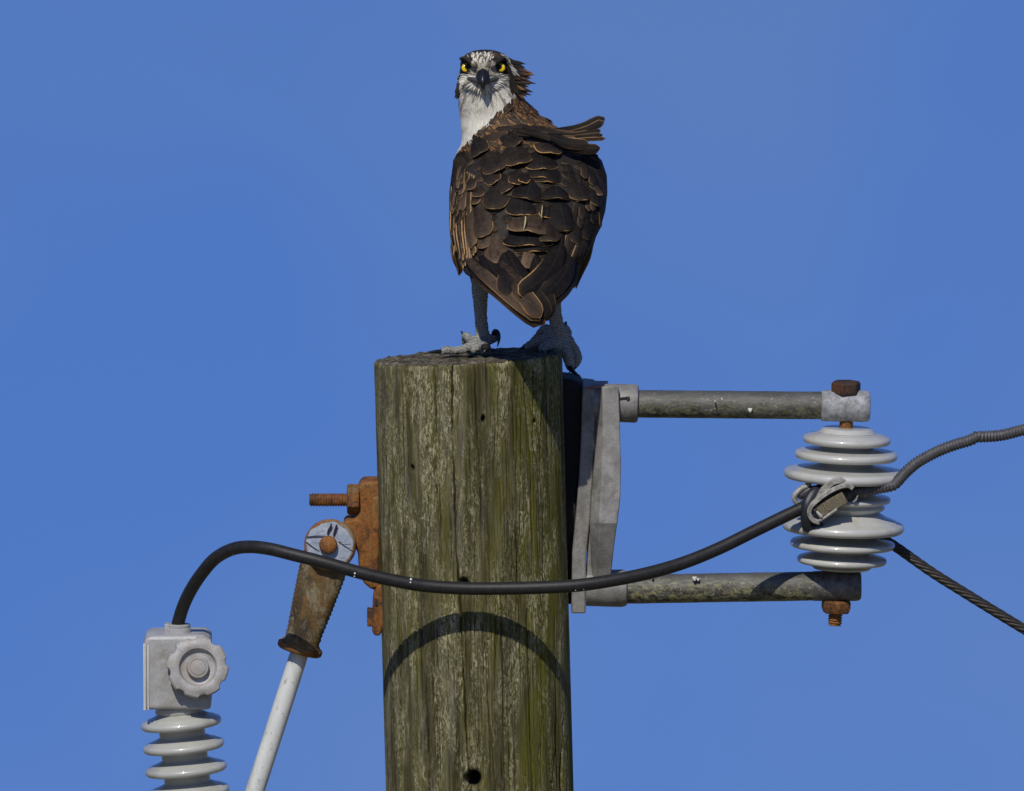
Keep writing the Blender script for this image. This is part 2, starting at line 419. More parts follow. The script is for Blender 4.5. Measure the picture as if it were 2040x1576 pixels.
rimfac = k.math('MULTIPLY', rimfac, k.math('ADD', k.ramp(su.outputs['Y'], [(.30, .0), (.62, 1.)]), k.math('SUBTRACT', att('rim'), 1.0, clamp=True), clamp=True))
tone = att('tone'); big = k.noise(ob, 90, 5, .7)
dark = k.mix(tone, (.0035, .0030, .0032), (.070, .043, .025))
dark = k.mix(k.ramp(big, [(.42, .0), (.62, .7)]), dark, k.mix(tone, (.012, .0098, .0095), (.15, .105, .070)))
# barbs
ba = k.n('ShaderNodeCombineXYZ'); k.l(k.math('MULTIPLY', uu, 3), ba.inputs[0])
k.l(k.math('ADD', k.math('MULTIPLY', su.outputs['Y'], k.math('MULTIPLY', att('ln'), .55)), k.math('MULTIPLY', uu, -7)), ba.inputs[1]); k.l(att('seed'), ba.inputs[2])
bn = k.noise(ba.outputs[0], 1.6, 3, .6)
dark = k.mix(k.ramp(bn, [(.38, .75), (.58, 0.)]), dark, (.003, .0026, .0026))
lite = k.math('MULTIPLY', k.ramp(k.math('DIVIDE', d2, 16.0), [(.05, .9), (.9, 0.)]), k.ramp(su.outputs['Y'], [(.35, 0.), (.8, 1.)]))
dark = k.mix(k.math('MULTIPLY', lite, k.math('MULTIPLY_ADD', tone, 1.2, .06)), dark, (.15, .098, .060))
rimcol = k.mix(att('gold'), (.27, .19, .11), (.58, .33, .11))
col = k.mix(rimfac, dark, rimcol)
shaft = k.math('MULTIPLY', k.ramp(k.math('MULTIPLY', uu, att('hw')), [(.35, .5), (.9, 0.)]), .6)
col = k.mix(shaft, col, (.05, .04, .03))
k.set(color=col, rough=.62, spec=.13); k.bump(k.math('ADD', bn, k.math('MULTIPLY', big, .6)), .55, .0016); MAT['feather'] = k.m
MAT['beak'] = mat_flat('black_glossy_beak', (.008, .008, .009), .33, coat=.0, var=.3, sc=100, bump=.15)
MAT['talon'] = mat_flat('black_talon', (.008, .008, .010), .3, var=.3, sc=100, bump=.15)
MAT['pupil'] = mat_flat('black_pupil', (.002, .002, .002), .08, var=0, bump=0)
MAT['iris'] = mat_flat('yellow_iris', (.72, .52, .0), .25, coat=.6, var=.15, sc=400, bump=0)
MAT['eyerim'] = mat_flat('dark_eye_rim', (.008, .007, .006), .5, var=.1)
MAT['gape'] = mat_flat('grey_gape_skin', (.045, .042, .046), .45, var=.4, sc=300)
k = N('distant_grass'); f = k.noise(k.tc.outputs['Object'], .05, 8, .6)
k.set(color=k.ramp(f, [(.3, (.10, .095, .045)), (.7, (.22, .19, .11))]), rough=.9); MAT['ground'] = k.m

# ------------------------------------------------------------------ ground, far below the frame
mb = MB(); n = 24; vs = []
for i in range(n + 1):
    for j in range(n + 1):
        x = (i / n - .5) * 6000; y = (j / n - .5) * 6000
        vs.append(Vector((x, y, noise.noise(Vector((x, y, 0)) * .004) * .6 - .3)))
me = bpy.data.meshes.new('ground')
me.from_pydata(vs, [], [(i * (n + 1) + j, (i + 1) * (n + 1) + j, (i + 1) * (n + 1) + j + 1, i * (n + 1) + j + 1) for i in range(n) for j in range(n)])
me.materials.append(MAT['ground']); g = bpy.data.objects.new('ground', me); COL.objects.link(g); g['kind'] = 'structure'

# ------------------------------------------------------------------ utility pole
PX = lambda v: 932.5 + (v - 722) * .027      # axis column at row v
PR = 187.5
def crack_paths():
    """(list of (row, column) points, width, depth)"""
    L = [([(700, 899), (800, 901), (1000, 906), (1180, 916), (1260, 921), (1400, 927), (1535, 936), (1640, 940)], 1.9, 13),
         ([(700, 807), (790, 809), (920, 812), (960, 818)], 1.9, 9), ([(700, 866), (1000, 872), (1130, 880)], 1.6, 5),
         ([(700, 944), (830, 951), (960, 958), (1060, 960)], 1.6, 6), ([(700, 968), (780, 972)], 1.8, 6),
         ([(700, 1040), (900, 1057), (1100, 1062)], 1.7, 5), ([(720, 1062), (860, 1062), (920, 1072)], 1.9, 8), ([(740, 1098), (900, 1100)], 1.6, 6),
         ([(860, 846), (1180, 850)], 1.5, 4), ([(1220, 870), (1500, 872)], 1.7, 6), ([(1200, 838), (1420, 852), (1640, 858)], 1.9, 6),
         ([(1240, 964), (1400, 975), (1600, 992)], 1.5, 6), ([(1200, 1000), (1460, 1004)], 1.5, 5), ([(1190, 1050), (1600, 1062)], 1.7, 6),
         ([(1210, 1105), (1600, 1112)], 1.7, 6), ([(1430, 1122), (1520, 1117), (1600, 1120)], 3.4, 14), ([(1460, 1131), (1600, 1130)], 3.0, 12),
         ([(1240, 791), (1600, 800)], 1.7, 5), ([(900, 776), (1180, 786)], 1.5, 5)]
    r = random.Random(3)
    for i in range(110):
        v0 = r.uniform(700, 1500); x0 = r.uniform(755, 1120); ln = r.uniform(60, 330)
        L.append(([(v0, x0), (v0 + ln / 2, x0 + r.uniform(-4, 6)), (v0 + ln, x0 + r.uniform(-5, 9))], r.uniform(.9, 1.5), r.uniform(1.5, 4.5)))
    return L
nc = 760; rows = [0.0]
while rows[-1] < 905: rows.append(rows[-1] + 2.9)
rows = np.array(rows); nr = len(rows)
th = np.linspace(-math.pi, math.pi, nc, endpoint=False); th = th - .32 * np.sin(th)     # denser towards the viewer
s = th * PR; SS, VV = np.meshgrid(s, rows); TH = np.meshgrid(th, rows)[0]; V = 715 + VV + 22 * np.cos(TH)
disp = np.zeros_like(SS); crk = np.zeros_like(SS)
for pts, w, dep in crack_paths():
    pv = np.array([p[0] for p in pts]); px = np.array([p[1] for p in pts])
    cx = np.interp(rows + 715, pv, px) - (932.5 + (rows + 715 - 722) * .027)
    cs = PR * np.arcsin(np.clip(cx / PR, -.99, .99))
    cs = cs + .8 * np.sin(rows * .031 + pts[0][1]) + .6 * np.sin(rows * .13 + pts[0][1] * 3)
    rr = rows + 715; fade = np.clip((rr - pv[0]) / 25, 0 if pv[0] > 705 else 1, 1) * np.clip((pv[-1] - rr) / 40, 0, 1)
    prof = np.exp(-((SS - cs[:, None]) / (w * (.75 + .35 * np.sin(rows * .03 + dep))[:, None])) ** 2) * fade[:, None]
    disp -= dep * prof; crk = np.maximum(crk, prof * min(1, dep / 8) * .9)
for k_ in range(60):                                  # long soft grain ridges
    c0 = rng.uniform(-math.pi * PR, math.pi * PR); w = rng.uniform(3, 14); a = rng.uniform(-.5, .5)
    disp += a * np.exp(-((SS - c0 - 3 * np.sin(VV * rng.uniform(.002, .008) + k_)) / w) ** 2)
def hole(u, v, r, dep, sx=1.0):
    global disp, crk
    cs = PR * math.asin((u - PX(v)) / PR); q = np.sqrt(((SS - cs) / sx) ** 2 + (V - v) ** 2) / r
    m = 1 / (1 + np.exp((q - 1) * 9)); disp -= dep * m; crk = np.maximum(crk, m * .9)
hole(943, 1550, 14.5, 75); hole(964, 836, 6, 14, .7); hole(822, 931, 4.5, 9); hole(1066, 840, 4, 9, .8); hole(925, 1158, 9, 14)
disp -= 3.2 * np.clip(1 - VV / 5, 0, 1) * (1 + .8 * np.sin(SS * .21) * np.sin(SS * .057))    # worn top arris
RAD = (PR + VV * .0 + disp)
mb = MB(); AX0 = [P(PX(715 + r_), 715 + r_, 0) for r_ in rows]
slant = 22 / 375.0
verts = np.zeros((nr, nc, 3))
for i in range(nr):
    c = AX0[i]
    verts[i, :, 0] = c.x + RAD[i] * np.sin(TH[i]) * S
    verts[i, :, 1] = c.y - RAD[i] * np.cos(TH[i]) * S
    top_off = max(0, 1 - rows[i] / 120.)
    jag = 1.2 * np.sin(s * .071) + 1.0 * np.sin(s * .23 + 1) + .8 * np.sin(s * .83 + 2)
    verts[i, :, 2] = c.z + (slant * RAD[i] * np.sin(TH[i]) * top_off + jag * top_off ** 3 + (4 + 7 * np.cos(TH[i])) * top_off) * S
low = []
for dz in (1.2, 3.0, 6.0, 11.8):
    c = P(PX(715), 715, 0) + (AX0[-1] - AX0[0]).normalized() * dz
    a = np.zeros((nc, 3)); rr = (PR + dz * 4) * S
    a[:, 0] = c.x + rr * np.sin(th); a[:, 1] = c.y - rr * np.cos(th); a[:, 2] = c.z; low.append(a)
# end grain: rings inside the top edge
topr = []
for q in (.96, .88, .78, .66, .52, .38, .24, .1):
    a = np.zeros((nc, 3)); c = AX0[0]
    hgt = slant * PR * q * np.sin(th) + 4 + 7 * q * np.cos(th) + 3.0 * np.sin(th * 9 + q * 20) * q * .6 + np.array([noise.noise(Vector((math.sin(t) * q * 9, math.cos(t) * q * 9, 2))) for t in th]) * 5
    a[:, 0] = c.x + PR * q * S * np.sin(th); a[:, 1] = c.y - PR * q * S * np.cos(th); a[:, 2] = c.z + hgt * S; topr.append(a)
stack = topr[::-1] + [verts[i] for i in range(nr)] + low
ALL = np.concatenate(stack); nt_ = len(stack); ntop = len(topr)
me = bpy.data.meshes.new('utility_pole'); pole_base = P(PX(715), 715, 0) + (AX0[-1] - AX0[0]).normalized() * 11.3
ALLb = ALL - np.array(pole_base)
idx = np.arange(nt_ * nc).reshape(nt_, nc); nx = np.roll(idx, -1, axis=1)
quads = np.stack([idx[:-1], idx[1:], nx[1:], nx[:-1]], axis=-1).reshape(-1, 4)
me.from_pydata([tuple(v) for v in ALLb], [], [tuple(int(a) for a in q) for q in quads] + [tuple(int(a) for a in idx[0][::-1])])
mi = np.zeros(len(me.polygons), dtype=np.int32); mi[:ntop * nc] = 1; mi[-1] = 1
me.materials.append(MAT['wood']); me.materials.append(MAT['endgrain']); me.polygons.foreach_set('material_index', mi)
me.polygons.foreach_set('use_smooth', [True] * len(me.polygons))
uvv = np.zeros((nt_, nc, 2))
for i in range(nt_):
    uvv[i, :, 0] = s / 100; uvv[i, :, 1] = (rows[i - ntop] if ntop <= i < ntop + nr else (0 if i < ntop else 900 + (i - ntop - nr + 1) * 3000)) / 100
uvl = me.uv_layers.new(name='fuv'); li = np.empty(len(me.loops), dtype=np.int32); me.loops.foreach_get('vertex_index', li)
uvl.data.foreach_set('uv', uvv.reshape(-1, 2)[li].astype(np.float32).ravel())
ca = np.zeros((nt_, nc), dtype=np.float32); ca[ntop:ntop + nr] = np.clip(crk, 0, 1)
at = me.attributes.new('crack', 'FLOAT', 'POINT'); at.data.foreach_set('value', ca.ravel())
pole = bpy.data.objects.new('utility_pole', me); COL.objects.link(pole); pole.matrix_world = M @ Matrix.Translation(pole_base)
tag(pole, 'thick weathered wooden pole with green moss, long cracks and a drilled hole', 'utility pole')

# ------------------------------------------------------------------ post insulator
def shed(aU, aR, aD, R_, rc0, rc1, t=15):
    """profile of one shed: leaves core radius rc0 at aU, rim centre aR, returns to rc1 at aD"""
    h = t / 2; pts = [(aU, rc0), (aU + 1.5, rc0 + 4)]
    top = aR - h
    pts += [(aU + (top - aU) * .45, rc0 + (R_ - rc0) * .32), (aU + (top - aU) * .8, rc0 + (R_ - rc0) * .68), (top, R_ - h * 1.1)]
    for a in (60, 35, 10, -15, -40, -65): pts.append((aR - h * math.sin(R(a)), R_ - h + h * math.cos(R(a))))
    pts += [(aR + h, R_ - h * 1.5), (aR + h * .9, R_ - (R_ - rc1) * .45), (aR + h * 1.0, rc1 + 6), (min(aD, aR + h + 4), rc1 + 1)]
    return pts
IA, IB = P(1688, 852, 0), P(1677, 1140, 0)
prof = [(0, 20), (0, 46), (2, 51), (6, 53), (9, 58)]
for a in [(9, 24, 34, 88, 56, 53, 16), (40, 55, 66, 103, 53, 55, 17), (74, 94, 104, 123, 55, 55, 20)]: prof += shed(*a)
prof += [(128, 56), (133, 60), (136, 80), (137.5, 90), (142, 93), (147, 91), (149, 84), (151, 78), (153, 78), (157, 82), (162, 80), (165, 74), (169, 70)]
for a in [(169, 199, 212, 122, 70, 56, 20), (216, 234, 244, 105, 55, 54, 15), (250, 266, 276, 90, 54, 54, 14)]: prof += shed(*a)
prof += [(280, 60), (284, 56), (286, 30)]
mb = MB(); lathe(mb, IA, IB, prof, 128)
ins = build('post_insulator', mb, MAT['porcelain'], base=IB, smooth=60)
tag(ins, 'grey glazed porcelain insulator with stacked sheds, upright between the two steel arms', 'insulator')

# ------------------------------------------------------------------ standoff bracket on the right of the pole
br = thing('standoff_bracket', 'grey steel bracket bolted to right side of pole with two mossy horizontal arms', 'bracket', P(1150, 1222, 0))
mb = MB(); prism(mb, [(1114, 753), (1140, 756), (1160, 764), (1156, 900), (1148, 1010), (1141, 1100), (1139, 1205), (1131, 1205), (1116, 1000), (1114, 800)], 40, 150)
build('saddle_plate', mb, MAT['shade_dark_iron'], br, bevel=3)
mb = MB()
mb = MB(); prism(mb, [(1160, 771), (1186, 774), (1186, 850), (1182, 930), (1176, 1030), (1168, 1110), (1167, 1223), (1138, 1223), (1140, 1100), (1149, 1010), (1156, 900)], -2, 150)
build('flange', mb, MAT['galv'], br, bevel=3.5, bevel_seg=3)
mb = MB(); prism(mb, [(1182, 772), (1212, 772), (1212, 1150), (1168, 1150), (1174, 1040), (1181, 930)], 8, 120)
build('inner_rib', mb, MAT['galv'], br, bevel=2)
mb = MB()     # faceted web, ridge crossing at row ~945
def web(poly_top, Yt, poly_back):
    pass
wrows = [(770, 1196, 1206, 1232, -18), (850, 1191, 1207, 1235, -27), (925, 1183, 1206, 1237, -37), (990, 1178, 1203, 1236, -45), (1042, 1175, 1200, 1230, -52), (1046, 1175, 1200, 1229, -51), (1100, 1177, 1198, 1222, -26), (1165, 1180, 1196, 1216, 0)]
vs = []; fs = []
for v, a_, b_, c_, Y in wrows: vs += [P(a_, v, Y + 16), P(b_ - 6, v, Y - 2), P(c_, v, Y), P(c_, v + 3, 105), P(a_, v + 3, 105)]
for i in range(len(wrows) - 1):
    for k_ in range(5): fs.append((i * 5 + k_, i * 5 + (k_ + 1) % 5, i * 5 + 5 + (k_ + 1) % 5, i * 5 + 5 + k_))
fs += [(4, 3, 2, 1, 0), tuple((len(wrows) - 1) * 5 + k_ for k_ in range(5))]
mb.add(vs, fs); build('web_plate', mb, MAT['galv'], br, bevel=2.2, smooth=14)
mb = MB(); lathe(mb, P(1170, 801, 30), P(1271, 804, 30), [(8, 34), (14, 37), (60, 38), (96, 38.5), (100, 37), (102, 33), (102, 27)], 48)
build('arm_socket', mb, MAT['galv'], br, smooth=40)
mb = MB(); lathe(mb, P(1150, 1172, 30), P(1251, 1173, 30), [(18, 36), (60, 37), (90, 37.5), (98, 35), (101, 30), (102, 20)], 48)
build('arm_socket', mb, MAT['galv'], br, smooth=40)
mb = MB(); lathe(mb, P(1251, 794, -9), P(1251, 794, 5), [(0, 1), (0, 4.2), (6, 4.2)], 16); build('grub_screw', mb, MAT['shade_dark_iron'], br)
mb = MB(); box_dir(mb, P(1240, 793, -8), Vector((1, 0, .12)).normalized(), Vector((0, 1, 0)), Vector((0, 0, 1)), 9, 2, 1.4); build('casting_seam', mb, MAT['shade_dark_iron'], br)
mb = MB(); lathe(mb, P(1128, 981, 60), P(1149, 981, 60), [(0, 9), (2, 13), (16, 13), (19, 10), (21, 8)], 24); build('mounting_bolt', mb, MAT['rust_brown'], br)
# small chipped edges of rust at the top corner
mb = MB(); box_dir(mb, P(1183, 771, -4), Vector((1, 0, .1)).normalized(), Vector((0, 1, 0)), Vector((-.1, 0, 1)), 17, 3, 2.6); build('rusted_lip', mb, mat_flat('pink_rust_lip', (.20, .10, .085), .6, var=.5, sc=300, bump=.5), br, bevel=1.2)
for (x0, v0, x1, v1, r0, m_) in ((1262, 804.5, 1646, 808, 27.6, 'pipe_top'), (1242, 1175, 1630, 1168, 29.0, 'pipe_low')):
    mb = MB(); a, b = P(x0, v0, 30 if x0 > 1250 else 30), P(x1, v1, 0)
    a = P(x0, v0, 30); b = P(x1, v1, 0); pa = [a.lerp(b, i / 160) for i in range(161)]
    tube(mb, pa, r0, 48, rfun=lambda i, t: 1 + .012 * noise.noise(Vector((i * .08, math.cos(t) * 2, math.sin(t) * 2))) + .012 * noise.noise(Vector((i * .5, math.cos(t) * 6, math.sin(t) * 6))))
    build('arm_pipe', mb, MAT[m_], br, smooth=60)
mb = MB(); lathe(mb, P(1636, 808, 0), P(1734, 809.5, 0), [(0, 27), (1, 30.5), (12, 31), (86, 31.5), (93, 30.5), (97, 27), (98, 20)], 56, rfun=lambda t, i: 1 + (.02 * math.sin(t * 7) if i < 2 else 0))
build('end_fitting', mb, MAT['galv_bright'], br, smooth=40)
mb = MB(); lathe(mb, P(1620, 1168, 0), P(1717, 1167.5, 0), [(0, 27), (1, 29.8), (12, 30), (84, 30.5), (92, 29.5), (96, 26), (97, 20)], 56)
build('end_fitting', mb, MAT['galv_dark'], br, smooth=40)
def hexa(mb, A, B, r, rot=0., cham=.16, dome=True, mi=0):
    L = (B - A).length / S; x, y, d = basis(B - A, Vector((0, 1, 0)))
    vs = []; prof_ = [(0, 1.), (L * (1 - cham), 1.), (L, .84)] if not dome else [(0, .93), (L * .1, 1), (L * (1 - cham), 1.), (L, .86)]
    for (a, q) in prof_:
        for k_ in range(6):
            t = R(60 * k_) + rot; vs.append(A + d * a * S + (x * math.cos(t) + y * math.sin(t)) * r * q * S)
    m_ = len(prof_); fs = [(i * 6 + k_, i * 6 + (k_ + 1) % 6, (i + 1) * 6 + (k_ + 1) % 6, (i + 1) * 6 + k_) for i in range(m_ - 1) for k_ in range(6)]
    fs += [tuple(range(5, -1, -1)), tuple((m_ - 1) * 6 + k_ for k_ in range(6))]; mb.add(vs, fs, mi)
def thread(mb, A, B, r, pitch, n=24, mi=0):
    L = (B - A).length / S; m_ = int(L / pitch * 4); path = [A.lerp(B, i / m_) for i in range(m_ + 1)]
    def rf(i, t):
        ph = (i / 4 + t / (2 * math.pi)) % 1; q = .76 + .24 * (1 - abs(2 * ph - 1)) * 1.0
        e = min(1, (m_ - i) / 6 + .35); return q * (.8 + .2 * e)
    tube(mb, path, r, n, rfun=rf, mi=mi)
for u_, v_, Y_, q in ((1494, 817, -18, 4.6), (1384, 1153, -14, 5), (1391, 1155, -12, 3.4), (1300, 1152, -2, 2.4), (1424, 800, -22, 1.8)):
    mb = MB(); lathe(mb, P(u_, v_, Y_ + 8), P(u_, v_, Y_ - 8), [(0, q * .9), (8, q), (10.5, q * .8), (11.5, q * .2)], 12, rfun=lambda t, i: 1 + .2 * math.sin(3 * t)); build('lichen_spot', mb, mat_flat('white_lichen', (.55, .55, .50), .7), br)
# bolt through fitting and insulator
mb = MB(); hexa(mb, P(1685, 786, 0), P(1685.5, 759, 0), 30.5, rot=R(14)); b1 = build('bolt_head', mb, mat_rust('dark_red_rust', dark=.7), br, smooth=25, bevel=2.2)
mb = MB(); lathe(mb, P(1686, 836, 0), P(1686, 856, 0), [(0, 13.5), (20, 13.5)], 28); build('bolt_shank', mb, MAT['rust_brown'], br)
mb = MB(); hexa(mb, P(1667, 1196, 0), P(1666, 1222, 0), 31, rot=R(20), cham=.4); build('lock_nut', mb, MAT['rust_brown'], br, smooth=25, bevel=2)
mb = MB(); thread(mb, P(1665.5, 1218, 0), P(1664, 1247, 0), 15, 5.2); build('thread_end', mb, MAT['rust'], br, smooth=180)

# ------------------------------------------------------------------ rusty pole-side fitting on the left
pb = thing('pole_eye_plate', 'rust-orange cast fitting bolted flat to left side of pole', 'bracket', P(750, 1268, 0))
outline = [(714, 972), (716, 965), (724, 960), (757, 959), (758, 1000), (763, 1160), (764, 1176), (752, 1178), (738, 1174), (726, 1164), (716, 1148), (714, 1128), (713, 1100), (704, 1088), (690, 1072), (684, 1052), (684, 1040), (698, 1034), (711, 1033), (714, 1020)]
mb = MB(); n = len(outline)
def bulge(u): return -62 + 18 * ((u - 745) / 40) ** 2
vs = [P(u, v, bulge(u)) for u, v in outline] + [P(u, v, bulge(u) + 95) for u, v in outline]
cpt = [P(738, 1000, -66), P(736, 1080, -70), P(738, 1150, -64)]
prism(mb, outline, -22, 70)
build('eye_casting', mb, MAT['rust'], pb, bevel=9, bevel_seg=4, smooth=40)
mb = MB(); box_dir(mb, P(748, 1080, -20), Vector((1, 0, 0)), Vector((0, 1, 0)), Vector((0, 0, 1)), 8, 6, 92); build('raised_rib', mb, MAT['rust'], pb, bevel=5, bevel_seg=3)
mb = MB(); pts = [(757 + 12.5 * math.cos(t) + (2 if math.sin(t) > 0 else -1), 1220 + 49 * math.sin(t)) for t in [2 * math.pi * i / 20 for i in range(20)]]
pts = [(745, 1180), (752, 1166), (762, 1166), (769, 1190), (771, 1222), (766, 1248), (757, 1267), (746, 1268), (741, 1258), (742, 1200)]
prism(mb, pts, -34, 46); build('lower_lug', mb, MAT['rust'], pb, bevel=5, bevel_seg=3)
mb = MB(); lathe(mb, P(749, 1200, -36), P(749, 1200, -24), [(0, 2), (0, 3.4), (6, 3.6), (8, 3.6)], 20, rfun=lambda t, i: 1 + 1.2 * abs(math.sin(t)) ** 2); build('slot_hole', mb, MAT['shade_dark_iron'], pb)
mb = MB(); prism(mb, [(731, 1214), (744, 1216), (744, 1249), (731, 1249)], -32, 6); build('small_bolt_head', mb, MAT['rust_brown'], pb, bevel=2.5)
mb = MB(); hexa(mb, P(716, 995, -5), P(691, 995, -5), 31, rot=R(8), cham=.12); build('hex_nut', mb, MAT['rust_brown'], pb, smooth=25, bevel=1.5)
mb = MB(); thread(mb, P(720, 996, -5), P(616, 996, -5), 14.2, 5.4); build('threaded_stud', mb, MAT['rust'], pb, smooth=180)

# ------------------------------------------------------------------ strain rod hanging from it
sr = thing('strain_rod', 'white fibreglass guy rod with rusty socket hanging left of the pole', 'guy rod', P(420, 1815, -20))
AXT, AXB = (657, 1087), (597, 1292)
axd = Vector((AXB[0] - AXT[0], AXB[1] - AXT[1])).normalized(); pr_ = Vector((-axd.y, axd.x))
def ap(t, w): return (AXT[0] + axd.x * t + pr_.x * w, AXT[1] + axd.y * t + pr_.y * w)
# socket body: loft of rounded sections, jagged side seam
mb = MB(); ns = 40; secs = []
for i in range(61):
    q = i / 60; t = 20 + q * 186
    w = np.interp(q, [0, .15, .35, .6, .85, .97, 1], [47, 47, 44, 40, 35, 35, 40])
    if .18 < q < .93: w += 1.6 * (1 if (i % 3) == 0 else 0)
    dep = np.interp(q, [0, .3, .5, .8, 1], [26, 28, 34, 36, 38]); cx, cy = ap(t, 0); c = P(cx, cy, -8)
    X = (P(*ap(t, 1), -8) - P(*ap(t, -1), -8)).normalized()
    ring = []
    for k_ in range(ns):
        a = 2 * math.pi * k_ / ns; ca_, sa = math.cos(a), math.sin(a); e = .62
        ring.append(c + X * (math.copysign(abs(ca_) ** e, ca_) * w * S) + Vector((0, 1, 0)) * (math.copysign(abs(sa) ** e, sa) * dep * S))
    secs.append(ring)
vs = [p for r_ in secs for p in r_]; fs = [(i * ns + k_, i * ns + (k_ + 1) % ns, (i + 1) * ns + (k_ + 1) % ns, (i + 1) * ns + k_) for i in range(60) for k_ in range(ns)]
fs += [tuple(range(ns - 1, -1, -1)), tuple(60 * ns + k_ for k_ in range(ns))]
mb.add(vs, fs); build('socket', mb, MAT['rust_olive'], sr, smooth=50)
mb = MB(); lathe(mb, P(659, 1086, 2), P(657, 1086, -54), [(0, 48), (2, 51), (38, 52), (46, 51), (50, 47.5), (50.5, 40), (50.6, 1)], 72); 
clev = build('clevis_eye', mb, MAT['rust_pale'], sr, smooth=30)
mb = MB(); lathe(mb, P(656, 1087, -48), P(656, 1087, -54), [(0, 46.5), (1.5, 46), (1.8, 40), (2, 1)], 72, rfun=lambda t, i: 1 + .025 * math.sin(t * 5 + 1) + .02 * math.sin(t * 11)); build('clevis_face', mb, MAT['zinc_face'], sr)
mb = MB(); lathe(mb, P(654, 1085, -44), P(654, 1085, -70), [(0, 18), (16, 18), (21, 16.5), (23, 13), (23.5, 1)], 40); build('pin_head', mb, MAT['rust'], sr, smooth=35)
mb = MB()
fl0, fl1 = ap(208, 0), ap(224, 0)
lathe(mb, P(*ap(200, 0), -8), P(*ap(224, 0), -8), [(0, 36), (5, 40), (7, 43), (9, 45.5), (14, 46), (19, 45), (22, 41), (23, 20)], 56)
build('flange_ring', mb, MAT['rust'], sr, smooth=50)
mb = MB(); lerp_tube(mb, [(653, 1064, -51, 1.6), (655, 1056, -51, 2.2), (659, 1050, -51, 2.2), (660, 1044, -51, 1.5)], n=8); lerp_tube(mb, [(665, 1066, -51, 1.6), (668, 1056, -51, 2.4), (671, 1047, -51, 2.)], n=8)  # two dark tubes modelled as strokes of cast shadow
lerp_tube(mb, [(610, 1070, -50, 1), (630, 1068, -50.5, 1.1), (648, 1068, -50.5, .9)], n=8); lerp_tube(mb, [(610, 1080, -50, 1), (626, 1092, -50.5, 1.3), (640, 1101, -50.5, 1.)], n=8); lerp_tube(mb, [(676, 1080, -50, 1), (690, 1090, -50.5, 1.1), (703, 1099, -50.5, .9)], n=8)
build('gouge_shadow_mark', mb, MAT['shade_dark_iron'], clev)
mb = MB(); pa = [P(*ap(t, -2 + (t - 215) * .028), -8) for t in (215, 300, 500, 700, 780)]
lathe(mb, pa[0], pa[-1], [(0, 18.5), (100, 19), (560, 19)], 48); build('rod', mb, MAT['rod'], sr)

# ------------------------------------------------------------------ surge arrester lower left
sa_ = thing('surge_arrester', 'grey ribbed arrester with metal cap and scalloped knob, lower left below the cable', 'surge arrester', P(395, 1890, 0))
mb = MB(); prism(mb, [(286, 1283), (290, 1273), (298, 1267), (405, 1266), (420, 1272), (420, 1415), (285, 1415)], -60, 70)
build('cap_housing', mb, MAT['cap'], sa_, bevel=8, bevel_seg=4, smooth=30)
mb = MB(); prism(mb, [(285, 1284), (291, 1284), (291, 1416), (285, 1416)], -63, -30); prism(mb, [(293, 1286), (297, 1286), (297, 1415.5), (293, 1415.5)], -62, -40)  # pale strips paint the highlight along the cap's seam edge
build('seam_highlight', mb, mat_flat('pale_highlight', (.50, .495, .47), .4, var=.1), sa_, bevel=1.2)
mb = MB(); lathe(mb, P(355, 1270, -8), P(355, 1243, -8), [(0, 26), (18, 25), (19, 23), (25, 23.5), (26.5, 22), (26.6, 14)], 40, rfun=lambda t, i: 1); 
build('cable_gland', mb, MAT['cap'], sa_, smooth=30)
mb = MB(); prism(mb, [(327, 1244), (337, 1244), (337, 1268), (327, 1268)], -20, 14); build('gland_tab', mb, MAT['cap'], sa_, bevel=2)
kc0, kc1 = P(392, 1330, -52), P(396, 1328.5, -102)
def scal(t, i):
    if i in (1, 2, 3, 4):
        q = (t / (2 * math.pi) * 8 + .3) % 1; dq = abs(q - .5)
        return 1 - (.095 if i < 4 else .07) * max(0, 1 - (dq / .19) ** 2) ** .5 + .012 * math.cos(t * 8)
    return 1
mb = MB(); lathe(mb, kc0, kc1, [(10, 40), (12, 58), (15, 61.5), (30, 61.5), (33.5, 58.5), (36, 50), (36.5, 44), (35, 38), (26, 34), (24, 30), (24, 24), (24, 1)], 192, rfun=scal)
kn = build('knob_wheel', mb, MAT['knob'], sa_, smooth=30)
mb = MB(); lathe(mb, kc0, kc1, [(20, 23), (33, 22), (36, 20.5), (36.3, 17), (35, 16.5), (35, 15.8), (36.6, 15.2), (37, 13), (37, 1)], 64); build('knob_hub', mb, MAT['knob'], kn, smooth=30)
AA, AB = P(356, 1408, 0), P(407, 1900, 0)
prof = [(0, 48), (8, 50)]; a0 = 14
for i in range(10):
    o = a0 + i * 46.6; prof += shed(o, o + 20, o + 36, 81 + min(i, 4) * .6, 46, 45, 17)
prof += [(490, 50), (494, 46)]
mb = MB(); lathe(mb, AA, AB, prof, 112); build('shed_stack', mb, MAT['porcelain_b'], sa_, smooth=60)

